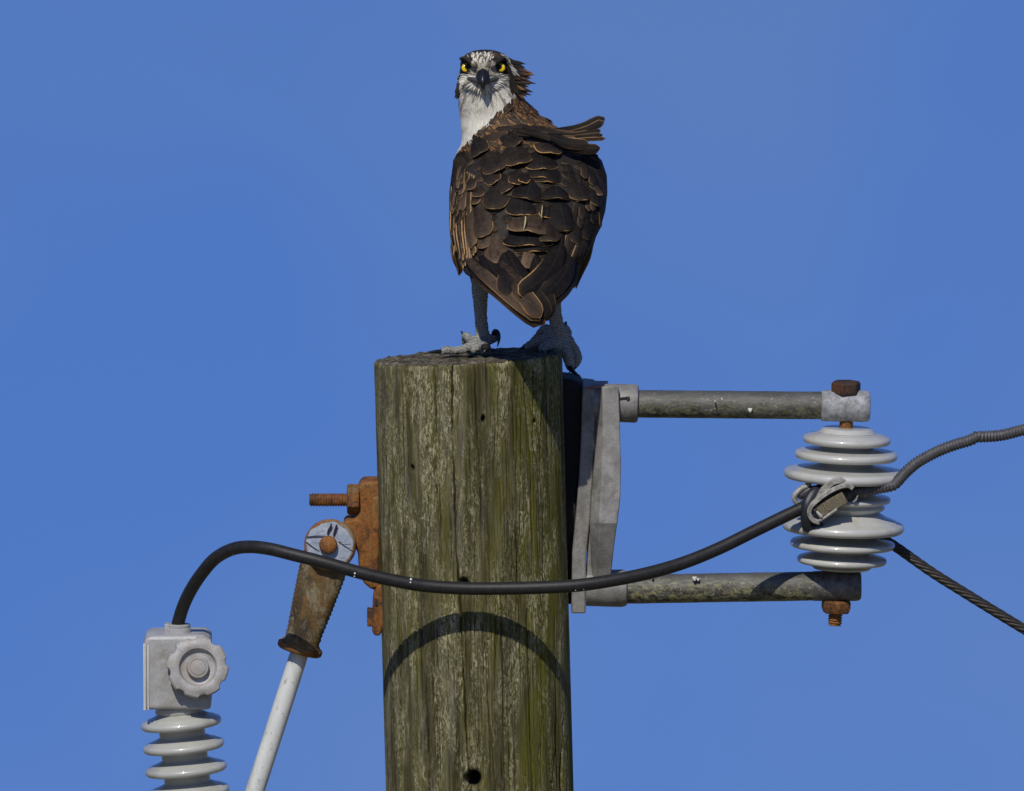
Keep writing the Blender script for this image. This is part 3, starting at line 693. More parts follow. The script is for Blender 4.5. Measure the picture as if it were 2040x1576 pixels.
# ------------------------------------------------------------------ cables
cab = [(352, 1250, -8), (355, 1238, -12), (364, 1210, -32), (378, 1180, -62), (400, 1146, -100), (430, 1112, -140), (465, 1093, -178), (500, 1088, -208), (540, 1092, -234), (590, 1104, -254), (650, 1119, -264), (720, 1139, -266), (790, 1155, -262), (850, 1165, -256), (930, 1170, -252), (1010, 1170, -254), (1080, 1168, -258), (1150, 1164, -256), (1220, 1154, -242), (1290, 1140, -218), (1360, 1120, -188), (1430, 1092, -158), (1500, 1058, -130), (1560, 1029, -108), (1600, 1010, -96), (1635, 990, -88)]
mb = MB(); tube(mb, resample([P(*c) for c in cab], 5), 12.8, 28)
c_ = build('covered_cable', mb, MAT['cable'], base=P(352, 1250, -8), smooth=180)
tag(c_, 'thick black insulated cable curving across the pole from arrester cap to insulator clamp', 'cable')
for u_, v_, Y_, q in ((709, 1140, -279, 2.2), (708, 1146, -278, 1.4), (820, 1152, -272, 2.6), (819, 1158, -272, 1.8), (1146, 1174, -266, 1.3), (1162, 1172, -264, 1.2)):
    mb = MB(); lathe(mb, P(u_, v_, Y_ + 4), P(u_, v_, Y_), [(0, q * .9), (2.5, q), (4.5, q * .8), (5.2, q * .2)], 10); build('paint_splash', mb, mat_flat('white_splash', (.6, .6, .56), .6) if 'white_splash' not in bpy.data.materials else bpy.data.materials['white_splash'], c_)
rw = [(1672, 990, -84), (1700, 981, -86), (1722, 978, -86), (1752, 972, -84), (1778, 966, -78), (1792, 953, -70), (1806, 938, -62), (1830, 919, -50), (1870, 898, -40), (1905, 885, -32), (1932, 877, -26), (1946, 870, -22), (1958, 870, -20), (1995, 867, -10), (2040, 856, 0), (2120, 836, 14), (2400, 770, 60), (3200, 600, 200)]
pa = resample([P(*c) for c in rw], 1.3)[:]
mb = MB(); pa = pa[:620] + pa[620::12]
tube(mb, pa, 11.0, 16, rfun=lambda i, t: (1 + .12 * math.cos(2 * math.pi * i * 1.3 / 6.6 + t)) if i < 618 else 1)
w_ = build('ribbed_conductor', mb, MAT['wire'], base=P(1700, 981, -86), smooth=180)
tag(w_, 'grey wire wrapped in a tight spiral, rising right from the insulator clamp', 'wire')
sw = [(1660, 1000, 60), (1715, 1040, 62), (1760, 1073, 50), (1792, 1094, 44), (1860, 1142, 40), (1940, 1192, 40), (2040, 1253, 40), (2400, 1470, 40), (3200, 1950, 40)]
pa = resample([P(*c) for c in sw], 5); mb = MB(); fr = frames(pa); pa0 = pa
for k_ in range(7):
    path = [p + (fr[i][0] * math.cos(2 * math.pi * (-i * 5 / 128 + k_ / 7)) + fr[i][1] * math.sin(2 * math.pi * (-i * 5 / 128 + k_ / 7))) * 6.6 * S for i, p in enumerate(pa)]
    tube(mb, path, 3.9, 8)
tube(mb, pa, 4.5, 8)
w_ = build('stranded_wire', mb, MAT['strand'], base=P(1760, 1073, 50), smooth=180)
tag(w_, 'dark twisted steel wire running down to the right from behind the insulator', 'wire')

# clamp on the insulator
cl = thing('conductor_clamp', 'worn aluminium clamp gripping cable end and wire in front of the insulator', 'clamp', P(1650, 1040, -80))
ang = math.atan2(30, 55); X = Vector((math.cos(ang), 0, math.sin(ang))); Z = Vector((-math.sin(ang), 0, math.cos(ang))); YY = Vector((0, 1, 0))
mb = MB(); box_dir(mb, P(1655, 1004, -112), X, YY, Z, 31, 12, 13.5); build('clamp_block', mb, MAT['clamp_block'], cl, bevel=3)
mb = MB(); 
for t in range(14):     # small cast emblem ring
    pass
lathe(mb, P(1650, 1008, -122), P(1650, 1008, -127), [(0, 9), (2, 9), (2.6, 7.6), (1.6, 6.5), (.5, 6)], 24); build('cast_ring_mark', mb, MAT['clamp_block'], cl)
def strap(pts, wid, thk, name, mat, bev=1.5, par=cl):
    mb = MB(); path = resample([P(*p) for p in pts], 3); m_ = len(path); vs = []; fs = []
    fr_ = []
    for i, p in enumerate(path):
        t = (path[min(i + 1, m_ - 1)] - path[max(0, i - 1)]).normalized(); nn = Vector((t.z, 0, -t.x)).normalized(); w2 = wid if not hasattr(wid, '__call__') else wid(i / (m_ - 1))
        for (a, b) in ((-1, -1), (1, -1), (1, 1), (-1, 1)): vs.append(p + nn * (a * thk * S) + Vector((0, 1, 0)) * (b * w2 * S))
    for i in range(m_ - 1):
        for k_ in range(4): fs.append((i * 4 + k_, i * 4 + (k_ + 1) % 4, (i + 1) * 4 + (k_ + 1) % 4, (i + 1) * 4 + k_))
    fs += [(3, 2, 1, 0), tuple((m_ - 1) * 4 + k_ for k_ in range(4))]; mb.add(vs, fs)
    return build(name, mb, mat, par, bevel=bev, smooth=50)
strap([(1632, 1040, -104), (1618, 1034, -108), (1611, 1022, -112), (1614, 1008, -116), (1628, 994, -118), (1650, 978, -118), (1672, 968, -116), (1688, 966, -112), (1698, 972, -108)], 13, 4.6, 'lower_jaw', MAT['clamp_al'])
strap([(1628, 994, -96), (1640, 974, -104), (1656, 959, -108), (1672, 955, -106), (1686, 963, -100)], 20, 6.5, 'upper_jaw', MAT['clamp_al'])
mb = MB(); lerp_tube(mb, [(1632, 1036, -118, 3.4), (1648, 1026, -122, 3.2), (1664, 1015, -124, 3.0)]); lerp_tube(mb, [(1628, 1020, -120, 4), (1634, 1028, -122, 4.2)])
build('clamp_wire', mb, MAT['clamp_al'], cl)
mb = MB(); lerp_tube(mb, [(1613, 960, -62, 4), (1609, 966, -76, 5.5), (1594, 975, -78, 6), (1583, 987, -76, 6.2), (1584, 998, -74, 6), (1593, 1006, -72, 5.5)])
build('hook', mb, MAT['clamp_al'], cl)
mb = MB(); lerp_tube(mb, [(1597, 984, -70, 11), (1612, 979, -74, 11), (1632, 976, -76, 11)]); build('wire_stub', mb, MAT['wire'], cl)
mb = MB(); lerp_tube(mb, [(1634, 970, -84, 8), (1618, 984, -96, 12), (1608, 1004, -104, 13), (1606, 1026, -104, 13), (1606, 1046, -98, 11), (1614, 1058, -90, 7)], n=20)
lerp_tube(mb, [(1606, 1046, -96, 9), (1620, 1052, -96, 8), (1634, 1046, -96, 6)])
build('tape_wrap', mb, MAT['tape'], cl)
mb = MB(); prism(mb, [(1697, 998), (1709, 984), (1706, 996), (1699, 1002)], -100, -88); build('clip_tab', mb, MAT['clamp_al'], cl, bevel=1)

# ------------------------------------------------------------------ osprey
osp = thing('osprey', 'brown and white osprey standing on pole top, looking back with yellow eyes', 'bird', P(1030, 704, 30))
rowsb = [  # row, left, right, depth centre, half depth
 (101.5, 956, 976, 76, 12), (104, 942, 990, 76, 26), (109, 930, 1003, 76, 38), (118, 921, 1012, 75, 48), (130, 918, 1018, 74, 53), (143, 917, 1020, 74, 55),
 (157, 916, 1022, 75, 55), (172, 915, 1026, 77, 56), (187, 915, 1034, 80, 58), (200, 915, 1045, 84, 62), (214, 916, 1060, 88, 66), (228, 918, 1072, 90, 70),
 (242, 919, 1088, 88, 76), (256, 921, 1110, 84, 82), (270, 922, 1136, 76, 88), (285, 920, 1160, 66, 94), (300, 914, 1178, 54, 100), (320, 907, 1199, 40, 106),
 (350, 899, 1209, 20, 112), (385, 895, 1210, 0, 116), (420, 895, 1206, -20, 116), (455, 899, 1196, -42, 113), (490, 907, 1178, -68, 106), (520, 913, 1163, -96, 94),
 (545, 926, 1145, -136, 80), (565, 955, 1125, -172, 60), (582, 988, 1108, -206, 40), (598, 1012, 1098, -232, 26), (612, 1034, 1092, -250, 16), (624, 1052, 1086, -262, 10)]
mb = MB(); nb = 64; vs = []; fs = []
for (v, l, r_, yc, d) in rowsb:
    for k_ in range(nb):
        a = 2 * math.pi * k_ / nb; e = .92
        ca_, sa = math.cos(a), math.sin(a)
        cc = P((l + r_) / 2, v, yc)
        vs.append(cc + Vector((math.copysign(abs(ca_) ** e, ca_) * (r_ - l) / 2 * S, math.copysign(abs(sa) ** e, sa) * d * S, 0)))
for i in range(len(rowsb) - 1):
    for k_ in range(nb): fs.append((i * nb + k_, i * nb + (k_ + 1) % nb, (i + 1) * nb + (k_ + 1) % nb, (i + 1) * nb + k_))
fs += [tuple(range(nb - 1, -1, -1)), tuple((len(rowsb) - 1) * nb + k_ for k_ in range(nb))]
mb.add(vs, fs)
# belly and thighs in front (away from the viewer), legs, feet
T = lambda pts: lerp_tube(mb, pts, n=18, step=4)
T([(1040, 300, 110, 80), (1040, 420, 70, 95), (1030, 500, 20, 70)])
T([(975, 480, 10, 48), (963, 530, 18, 34), (957, 566, 26, 18), (957, 600, 30, 14.5), (958, 630, 32, 12.5), (960, 655, 34, 13), (962, 676, 34, 15)])      # left leg
T([(1090, 480, 0, 48), (1100, 540, 8, 36), (1100, 585, 18, 19), (1104, 620, 26, 14.5), (1110, 650, 32, 14), (1116, 672, 36, 17)])                        # right leg
# left foot: palm, toes
T([(962, 672, 34, 15), (950, 686, 26, 15), (938, 691, 20, 11)])
T([(952, 684, 26, 13), (928, 694, 14, 9), (905, 699, 8, 7.5), (890, 697, 4, 9), (880, 700, 2, 6.5)])
T([(958, 684, 24, 14), (964, 692, -14, 11), (967, 692, -34, 11.5), (968, 694, -44, 8)])
T([(966, 676, 34, 13), (978, 676, 50, 10), (986, 672, 60, 9), (990, 668, 64, 6)])
T([(948, 682, 36, 12), (935, 676, 60, 9), (928, 668, 70, 8), (926, 682, 84, 7)])
T([(958, 690, 16, 11), (946, 696, -8, 8), (944, 699, -16, 6)])
# right foot: palm leaning over the edge of the pole
T([(1114, 660, 34, 16), (1112, 680, 34, 18), (1106, 690, 30, 17)])
T([(1106, 676, 34, 16), (1082, 678, 36, 13), (1064, 684, 38, 11), (1052, 690, 40, 8.5), (1044, 693, 40, 6)])
T([(1104, 684, 26, 15), (1086, 690, 8, 11), (1082, 694, -2, 9), (1083, 697, -8, 8)])
T([(1112, 672, 36, 16), (1122, 690, 30, 14), (1130, 706, 22, 12), (1134, 720, 18, 11), (1136, 730, 16, 9)])
T([(1118, 664, 44, 14), (1134, 684, 52, 13), (1146, 704, 50, 12), (1150, 716, 46, 10), (1144, 728, 42, 7)])
T([(1116, 658, 44, 10), (1126, 652, 60, 7), (1132, 660, 66, 7), (1134, 668, 68, 5)])
T([(1098, 660, 36, 12), (1086, 656, 60, 10), (1074, 668, 66, 9), (1062, 680, 64, 7)])
# brows, cheeks
T([(922, 119, 46, 4), (930, 120, 27, 4.5), (946, 131, 14, 5)]); T([(1008, 119, 46, 4), (998, 120, 27, 4.5), (981, 131, 14, 5)])
T([(962, 128, 24, 12), (962, 140, 20, 13)]); T([(935, 163, 28, 8), (962, 167, 18, 11), (990, 163, 28, 8)])
tmp_me = bpy.data.meshes.new('tmp'); tmp_me.from_pydata(mb.v, [], mb.f)
tmp = bpy.data.objects.new('tmp', tmp_me); COL.objects.link(tmp)
bm = bmesh.new(); bm.from_mesh(tmp_me); bmesh.ops.recalc_face_normals(bm, faces=bm.faces); bm.to_mesh(tmp_me); bm.free()
md = tmp.modifiers.new('r', 'REMESH'); md.mode = 'VOXEL'; md.voxel_size = 2.2 * S
md2 = tmp.modifiers.new('s', 'SMOOTH'); md2.iterations = 3; md2.factor = .5
dg = bpy.context.evaluated_depsgraph_get(); dg.update()
bme = bpy.data.meshes.new_from_object(tmp.evaluated_get(dg)); bpy.data.objects.remove(tmp); bpy.data.meshes.remove(tmp_me)
bme.name = 'body'
bverts = [v.co.copy() for v in bme.vertices]
bvh = BVHTree.FromPolygons(bverts, [tuple(p.vertices) for p in bme.polygons])
VD = Vector((0, CE, -SE))

def fbm(x, y, sc, seed=0.): return noise.fractal(Vector((x * sc, y * sc, seed)), .8, 2.1, 3)
WHITE = (.66, .63, .55); CREAM = (.50, .47, .38); DARK = (.014, .011, .009); BROWN = (.045, .027, .014); GOLD = (.26, .13, .040)
def sstep(a, b, x):
    t = max(0, min(1, (x - a) / (b - a))); return t * t * (3 - 2 * t)
def mixc(a, b, t): return tuple(a[i] * (1 - t) + b[i] * t for i in range(3))
def nape_line(v):   # column that divides white throat from brown nape
    return float(np.interp(v, [100, 150, 165, 180, 195, 210, 225, 240, 255, 270, 290, 310], [1010, 1010, 1014, 1020, 1022, 1008, 990, 974, 956, 940, 922, 905]))
def head_color(u, v, Y, jit=0.):
    j = fbm(u, v, .16, 3) * 1.0 + jit
    if v > 300: return BROWN
    if Y > 92 and v < 215:     # back of the head
        return mixc(DARK, (.3, .28, .23), .8 if 118 < v < 150 and j > .25 else 0)
    # throat / cheeks / neck
    if v > 156:
        nl = nape_line(v) + 5 * j
        if u > nl:
            if v < 196 and u < 1034: return DARK
            return mixc(BROWN, GOLD, 1 if random.random() < .28 else 0)
        c = mixc(WHITE, CREAM, .5 * max(0, min(1, .5 + j)))
        if v < 196 and u < 916 + 3 * j: return DARK
        an = math.atan2(u - 962, v - 140); st = noise.noise(Vector((an * 9, v * .015, 4)))
        if v < 226: c = mixc(c, (.13, .115, .085), .75 * sstep(.02, .30, st) * (1 - sstep(196, 226, v)))
        return c
    # upper head
    eyeL = math.hypot((u - 928), (v - 136)); eyeR = math.hypot((u - 998), (v - 136))
    if min(eyeL, eyeR) < 14.5 + 2 * j or (abs(v - 124 - abs(abs(u - 962) - 34) * -.1) < 5 and 18 < abs(u - 962) < 44): return DARK
    if v < 107 + 2.5 * j: return DARK
    if 941 + 3 * j < u < 984 + 3 * j and v < 128:
        if abs(u - 962) < 3.0 and v < 124 and j > -.2: return mixc(DARK, CREAM, .35)
        if fbm(u * 2.2, v * .7, .2, 5) > .22: return (.10, .07, .045)
        return mixc(WHITE, CREAM, .35) if noise.noise(Vector((u * .28, v * .05, 8))) < .12 else (.12, .09, .06)
    if v < 150 and abs(u - 962) < 22: return mixc((.16, .13, .09), CREAM, .5 + .5 * max(-1, min(1, j * 2)))
    if u > 1004:
        # white stripe above and behind the eye, dark band through the eye
        line = np.interp(v, [105, 115, 130, 145, 156], [1003, 1008, 1017, 1024, 1030])
        if abs(u - line) < 5.5 + 2 * j: return mixc(WHITE, CREAM, .3)
        if u > line: return DARK if v < 140 else BROWN
        return DARK
    if u < 921 and 108 < v < 128: return (.34, .32, .27)
    if 146 < v <= 156 and (u < 948 or u > 978): return mixc(DARK, WHITE, .75 if j > -.1 else .25)
    if v > 146: return (.10, .09, .08)
    return mixc(DARK, (.09, .06, .035), .4)
def body_color(p):
    u, v, Y = inv(p)
    if v > 556 and Y > -40:
        q = fbm(u, v, .25, 1); sc_ = .5 + .5 * math.sin(v * 1.05 + 2.2 * math.sin(u * .22)); c = mixc((.12, .118, .10), (.36, .36, .33), .45 * sc_ + .4 * (q + .4))
        return c if v > 568 else mixc((.20, .18, .14), c, (v - 556) / 12)
    if v < 310: 
        c = head_color(u, v, Y); return mixc(c, (0, 0, 0), .1)
    if Y > 40: return mixc(WHITE, CREAM, .4)
    return (.014, .011, .009)
bme.materials.clear(); bme.materials.append(MAT['body'])
ca = bme.color_attributes.new('col', 'FLOAT_COLOR', 'POINT')
random.seed(11)
ca.data.foreach_set('color', np.array([(*body_color(v), 1) for v in bverts], dtype=np.float32).ravel())
ob0 = Vector(osp['_b'])
disp_v = []
nrmv = [v.normal.copy() for v in bme.vertices]
for v, nn in zip(bverts, nrmv):      # scaly skin on the legs
    u_, v_, Y_ = inv(v); q = v
    if v_ > 560 and Y_ > -60: q = v + nn * (S * (.5 * math.sin(v_ * 1.05 + 3.2 * math.sin(u_ * .42 + v_ * .1)) + 1.3 * noise.noise(Vector((u_, v_, Y_)) * .16)))
    disp_v.append(q - ob0)
bme.vertices.foreach_set('co', np.array([tuple(v) for v in disp_v], dtype=np.float32).ravel())
bme.polygons.foreach_set('use_smooth', [True] * len(bme.polygons))
body = bpy.data.objects.new('body', bme); COL.objects.link(body); body.parent = osp

# --- contour feathers
class FB(MB):
    def __init__(s):
        super().__init__(); s.fuv = []; s.a = {k_: [] for k_ in ('hw', 'ln', 'tone', 'rim', 'gold', 'seed')}
def hit(u, v, Y=None):
    if Y is not None: return P(u, v, Y), Vector((.1, -1, .25)).normalized()
    h_ = bvh.ray_cast(P(u, v, -900), VD)
    if h_[0] is not None and h_[0].y < .1: 
        return h_[0], h_[1] if h_[1].dot(VD) < 0 else -h_[1]
    loc, nn, _, _ = bvh.find_nearest(P(u, v, -20)); q = P(u, v, inv(loc)[2])
    return q, (nn if nn.dot(VD) < .3 else Vector((0, -1, 0)))
def feather(fb, pts, w, l0=-4., l1=9., tone=.3, rim=1., gold=.3, cup=.22, tipsharp=1.0, nl=12, nw=9, twist=0.):
    pts3 = [hit(*p) for p in pts]
    n_ = len(pts3)
    ps = [a + b * (S * (l0 + (l1 - l0) * (i / (n_ - 1)))) for i, (a, b) in enumerate(pts3)]
    sp_ = resample(ps, 1e9) if n_ < 2 else None
    L = sum((ps[i + 1] - ps[i]).length for i in range(n_ - 1)); path = resample(ps, L / S / nl); m_ = len(path)
    nrm_ = []
    for i in range(m_):
        t = i / (m_ - 1) * (n_ - 1); a = min(int(t), n_ - 2); nrm_.append(pts3[a][1].lerp(pts3[a + 1][1], t - a).normalized())
    vs = []; fs = []; sd_ = random.random() * 50; Lp = L / S
    rnd = min(.48, (w * .62 * tipsharp) / Lp)            # share of the length that is the rounded tip
    for i in range(m_):
        q = i / (m_ - 1); tan = (path[min(i + 1, m_ - 1)] - path[max(i - 1, 0)]).normalized()
        ac = tan.cross(nrm_[i]).normalized()
        if twist: ac = Quaternion(tan, twist * q) @ ac
        nn = ac.cross(tan).normalized(); nn = nn if nn.dot(nrm_[i]) > 0 else -nn
        pr = min(1., .45 + 1.6 * q)
        if q > 1 - rnd: pr *= max(.02, (1 - ((q - 1 + rnd) / rnd) ** 2.2)) ** .5
        hw = w / 2 * pr
        for k_ in range(nw):
            u_ = 2 * k_ / (nw - 1) - 1
            ed = (noise.noise(Vector((u_ * 2, q * 5, sd_))) * .035) * w * (abs(u_) ** 3)
            vs.append(path[i] + ac * ((u_ * hw + ed) * S) - nn * (cup * hw * u_ * u_ * S) + nn * (.25 * noise.noise(Vector((q * 3, u_, sd_))) * 4 * S * q))
            fb.fuv.append(((u_ + 1) / 2, q)); a = fb.a
            a['hw'].append(hw); a['ln'].append(Lp); a['tone'].append(tone); a['rim'].append(rim); a['gold'].append(gold); a['seed'].append(sd_)
    for i in range(m_ - 1):
        for k_ in range(nw - 1): fs.append((i * nw + k_, i * nw + k_ + 1, (i + 1) * nw + k_ + 1, (i + 1) * nw + k_))
    fb.add(vs, fs)
def fbuild(name, fb, parent=osp):
    o = build(name, fb, MAT['feather'], parent, fuv=fb.fuv, fattr=fb.a, smooth=180)
    md = o.modifiers.new('thick', 'SOLIDIFY'); md.thickness = .7 * S; md.offset = -1
    return o

random.seed(21)
mant = FB()
# undercoat rows so nothing bare shows: leaning with the fan of the back
for r_i, v in enumerate(range(548, 262, -17)):
    l = np.interp(v, [r[0] for r in rowsb], [r[1] for r in rowsb]); r_ = np.interp(v, [r[0] for r in rowsb], [r[2] for r in rowsb])
    u = l + 14 + (r_i % 2) * 12
    while u < r_ - 6:
        vsh = np.interp(u, [880, 895, 905, 915, 945, 1000, 1020, 1060, 1090, 1130, 1180, 1195, 1215], [370, 345, 325, 305, 275, 230, 185, 214, 242, 268, 308, 325, 370])
        if not (v < 345 and (u < nape_line(v) + 22 or u < l + 26)) and v - 26 > vsh:
            q = (u - 1050) / 150; sw_ = random.uniform(.8, 1.2); ln = (62 if v > 330 else 42) * sw_; wd = (44 if v > 330 else 30) * sw_; ln = min(ln, v - vsh)
            lean = -q * 16 + (18 if v < 330 and u > 1000 else 0)
            uu_ = min(r_ - 12, max(l + 10, u + random.uniform(-6, 6))); vv = v + random.uniform(-5, 5)
            feather(mant, [(uu_ - lean * .5, vv - ln), (uu_ + lean * .1, vv - ln * .4), (uu_ + lean * .5, vv)], wd, -5, 3.0, tone=random.uniform(0, .3) * (1.3 if q < 0 else .5), rim=random.uniform(.0, .4), gold=random.random() * .5, nl=7, nw=7)  # undercoat tone drops right of centre, painting in the shaded side
        u += 31
# traced scapulars and coverts: (base u,v) (tip u,v) width tone rim gold lift
TR = [
 (950, 262, 1050, 256, 20, .2, .25, .2, 5), (940, 284, 1012, 268, 22, .25, .35, .3, 6),
 (986, 262, 1036, 293, 42, .15, .55, .4, 10), (1030, 258, 1082, 286, 40, .12, .4, .3, 9), (944, 272, 962, 314, 44, .08, .45, .3, 11), (1000, 256, 1060, 272, 26, .2, .3, .3, 8),
 (1086, 264, 1094, 320, 56, .35, 1., .95, 17), (1118, 262, 1140, 290, 40, .1, .5, .3, 12),
 (1020, 284, 1036, 337, 66, .30, 1., .6, 14), (1076, 296, 1080, 346, 72, .10, 1., .6, 12), (1084, 308, 1080, 361, 88, .05, .9, .7, 9), (1092, 320, 1090, 368, 84, .05, .8, .7, 7),
 (964, 296, 994, 350, 56, .15, .7, .4, 12), (960, 336, 992, 368, 38, .12, .9, .4, 9), (984, 344, 1014, 386, 46, .12, .9, .5, 9), (1036, 338, 1024, 374, 34, .1, 1., .7, 10), (1052, 346, 1040, 372, 24, .1, 1., .9, 12),
 (992, 366, 984, 424, 54, .15, .8, .35, 12), (1058, 362, 1048, 403, 78, .03, .5, .4, 12), (1040, 376, 1038, 435, 70, .06, 1., .7, 10), (1050, 400, 1050, 434, 50, .04, .9, .9, 8),
 (1106, 372, 1108, 402, 70, .04, .4, .3, 12), (1146, 356, 1158, 405, 54, .20, .9, .4, 12), (1186, 356, 1182, 414, 42, .12, .6, .3, 8), (1170, 356, 1192, 392, 18, .45, .9, .6, 8),
 (1112, 396, 1124, 466, 78, .06, .6, .5, 10), (1090, 412, 1086, 438, 30, .03, .9, 1., 6),
 (958, 372, 952, 398, 26, .2, .6, .4, 8), (940, 352, 940, 384, 24, .2, .6, .4, 8), (950, 388, 948, 412, 22, .2, .6, .5, 8),
 (954, 396, 964, 479, 48, .35, .8, .6, 10), (932, 402, 944, 498, 30, .55, .7, .3, 9), (925, 350, 922, 392, 16, .5, .5, .4, 7),
 (1088, 438, 1090, 490, 56, .3, .7, .3, 18), (1056, 424, 1050, 474, 84, .62, .9, .5, 26), (1054, 440, 1054, 498, 108, .02, 1., .8, 17), (1058, 452, 1062, 508, 100, .02, 1., 1., 12),
 (984, 466, 988, 536, 50, .75, .8, .5, 12), (988, 480, 1000, 552, 62, .25, .8, .7, 8), (962, 450, 966, 500, 34, .5, .5, .5, 7),
 (1150, 430, 1144, 490, 34, .08, .4, .3, 9), (1168, 410, 1164, 480, 30, .06, .3, .3, 7), (1120, 450, 1112, 520, 50, .04, .3, .3, 7), (1140, 470, 1104, 545, 40, .05, .35, .3, 9)]
for (bu, bv, tu, tv, w, tone, rim, gold, lift) in TR:
    mu, mv = (bu + tu) / 2, (bv + tv) / 2
    feather(mant, [(bu, bv), (mu, mv), (tu, tv)], w, 1, lift * 1.25, tone * (1 if tu < 1030 or tone > .5 else .55), rim, gold, cup=.38, nl=14, nw=11)  # right-hand feathers darkened: shade of that side put into the tone
# scapulars lifted by the wind on the right shoulder
for pts, w, tone, rim, l in (
    ([(1080, 262, -14), (1120, 266, -20), (1160, 258, -24), (1186, 246, -26), (1204, 236, -22)], 25, .02, .15, 0), ([(1090, 268, -20), (1130, 270, -28), (1168, 260, -34), (1202, 243, -34)], 17, .03, .4, 0),
    ([(1080, 272, -26), (1120, 274, -34), (1160, 270, -38), (1196, 261, -36)], 17, .02, .3, 0), ([(1090, 276, -30), (1130, 277, -38), (1165, 274, -42), (1200, 270, -40)], 13, .02, .25, 0),
    ([(1100, 280, -34), (1140, 281, -42), (1170, 279, -46), (1206, 277, -40)], 9, .04, .5, 0),
    ([(1090, 270, -34), (1120, 282, -46), (1146, 288, -52), (1172, 287, -50)], 24, .06, .7, 0), ([(1100, 284, -36), (1140, 294, -46), (1172, 298, -50), (1195, 296, -46)], 22, .02, .25, 0),
    ([(1040, 254, -10), (1080, 260, -22), (1120, 268, -30), (1160, 270, -34)], 16, .15, .2, 0), ([(1030, 262, -20), (1070, 268, -30), (1110, 277, -40), (1150, 280, -44)], 16, .12, .3, 0)):
    feather(mant, pts, w, 0, 0, tone, rim, .4, cup=.3, nl=16, tipsharp=1.3)
fbuild('mantle_feathers', mant)
# left folded wing: long narrow quills
wl = FB()
for i in range(9):
    q = i / 8; u0 = 908 + q * 36; v0 = 330 + q * 22; u1 = 897 + q * 38; u2 = 921 + q * 34 - 3; v2 = 548 - q * 40
    feather(wl, [(u0, v0), (u1 + 0, 400), (u1 + 3, 460), (u2 - 8 - (1 - q) * 4, 515 - q * 20), (u2, v2)], 13, -2 - (q * -5), 3 + q * 5, tone=random.uniform(.25, .7), rim=1.7, gold=random.uniform(.1, .5), cup=.55, nl=18, nw=5, tipsharp=1.6)
for i in range(26):
    v0 = random.uniform(312, 430); u0 = random.uniform(float(np.interp(v0, [312, 360, 430], [922, 908, 904])), 930); ln = random.uniform(34, 60)
    feather(wl, [(u0, v0), (u0 - 2 - (940 - u0) * .04, v0 + ln / 2), (u0 - 3 + (v0 - 330) * .03, v0 + ln)], random.uniform(11, 17), 2, 8, tone=random.choice((.02, .15, .5, .9)), rim=random.uniform(.2, .7), gold=random.uniform(.2, .6), nl=8, nw=5)
for i in range(20):
    u0 = random.uniform(901, 938); v0 = random.uniform(372, 440); q = (u0 - 900) / 40; ve = random.uniform(505, 548) - q * 22
    feather(wl, [(u0, v0), (u0 + 1, (v0 + ve) / 2), (u0 + 8 + (1 - q) * 10 * (ve - 480) / 60, ve)], random.uniform(6, 10), 3, random.uniform(7, 12), tone=random.choice((.02, .1, .75, .95)), rim=random.choice((.2, 1.6, 1.9)), gold=random.uniform(.1, .6), cup=.5, nl=14, nw=5, tipsharp=2.)
o = fbuild('wing', wl)
# right folded wing, its shade put into darker tones
wr = FB()
for i in range(9):
    q = i / 8; u0 = 1198 - q * 46; v0 = 350 + q * 20
    feather(wr, [(u0, v0), (u0 + 2 - q * 6, 410), (u0 - 10 - q * 8, 470), (u0 - 34 - q * 4, 525), (1146 - q * 34, 574 - q * 16)], 17, -2 + q * 5, 3 + q * 5, tone=random.uniform(.02, .25), rim=1.15, gold=random.uniform(.0, .2), cup=.5, nl=18, nw=5, tipsharp=1.6)
for i in range(9):
    v0 = random.uniform(312, 410); u0 = random.uniform(1146, float(np.interp(v0, [312, 370], [1172, 1193]))); ln = random.uniform(34, 56)
    feather(wr, [(u0, v0), (u0 + 2, v0 + ln / 2), (u0 - 1, v0 + ln)], random.uniform(13, 20), 2, 7, tone=random.uniform(.05, .3), rim=random.uniform(.1, .5), gold=.3, nl=8, nw=5)
fbuild('wing', wr)
# tail and crossing flight-feather tips
tl = FB()
for pts, w, tone, rim, gold in (
    ([(930, 500, -120), (960, 545, -185), (1010, 590, -222), (1060, 632, -240), (1086, 645, -244)], 38, .12, .4, .9),
    ([(925, 505, -130), (945, 530, -178), (980, 562, -214), (1030, 606, -238), (1076, 640, -250)], 24, .55, .8, .7),
    ([(1010, 500, -170), (1040, 560, -215), (1070, 600, -236), (1091, 640, -240)], 40, .03, .3, .3),
    ([(1000, 520, -190), (1030, 570, -228), (1056, 604, -246), (1076, 634, -256)], 36, .38, 1., 1.),
    ([(1060, 500, -170), (1078, 560, -205), (1090, 600, -225), (1094, 636, -232)], 34, .03, .4, .4),
    ([(1120, 480, -150), (1100, 530, -205), (1070, 565, -232), (1034, 588, -244)], 46, .06, .8, .8),
    ([(1140, 500, -140), (1124, 545, -190), (1100, 575, -216), (1066, 592, -228)], 40, .04, .5, .2),
    ([(1146, 520, -130), (1130, 560, -170), (1112, 585, -196), (1088, 606, -212)], 34, .02, .5, .1),
    ([(1000, 500, -170), (1014, 540, -206), (1010, 566, -222), (1012, 590, -228)], 40, .03, .4, .3),
    ([(960, 500, -150), (985, 540, -196), (1000, 556, -216), (1030, 580, -226)], 40, .04, .3, .3),
    ([(1060, 470, -160), (1056, 500, -182), (1052, 520, -190), (1048, 536, -192)], 26, .9, .0, .3)):
    pts = [(a, b, c - 72 * sstep(495, 600, b)) for a, b, c in pts]
    feather(tl, pts, w, 0, 0, tone, rim, gold, cup=.35, nl=18, nw=11, tipsharp=1.2)
o = fbuild('tail', tl)
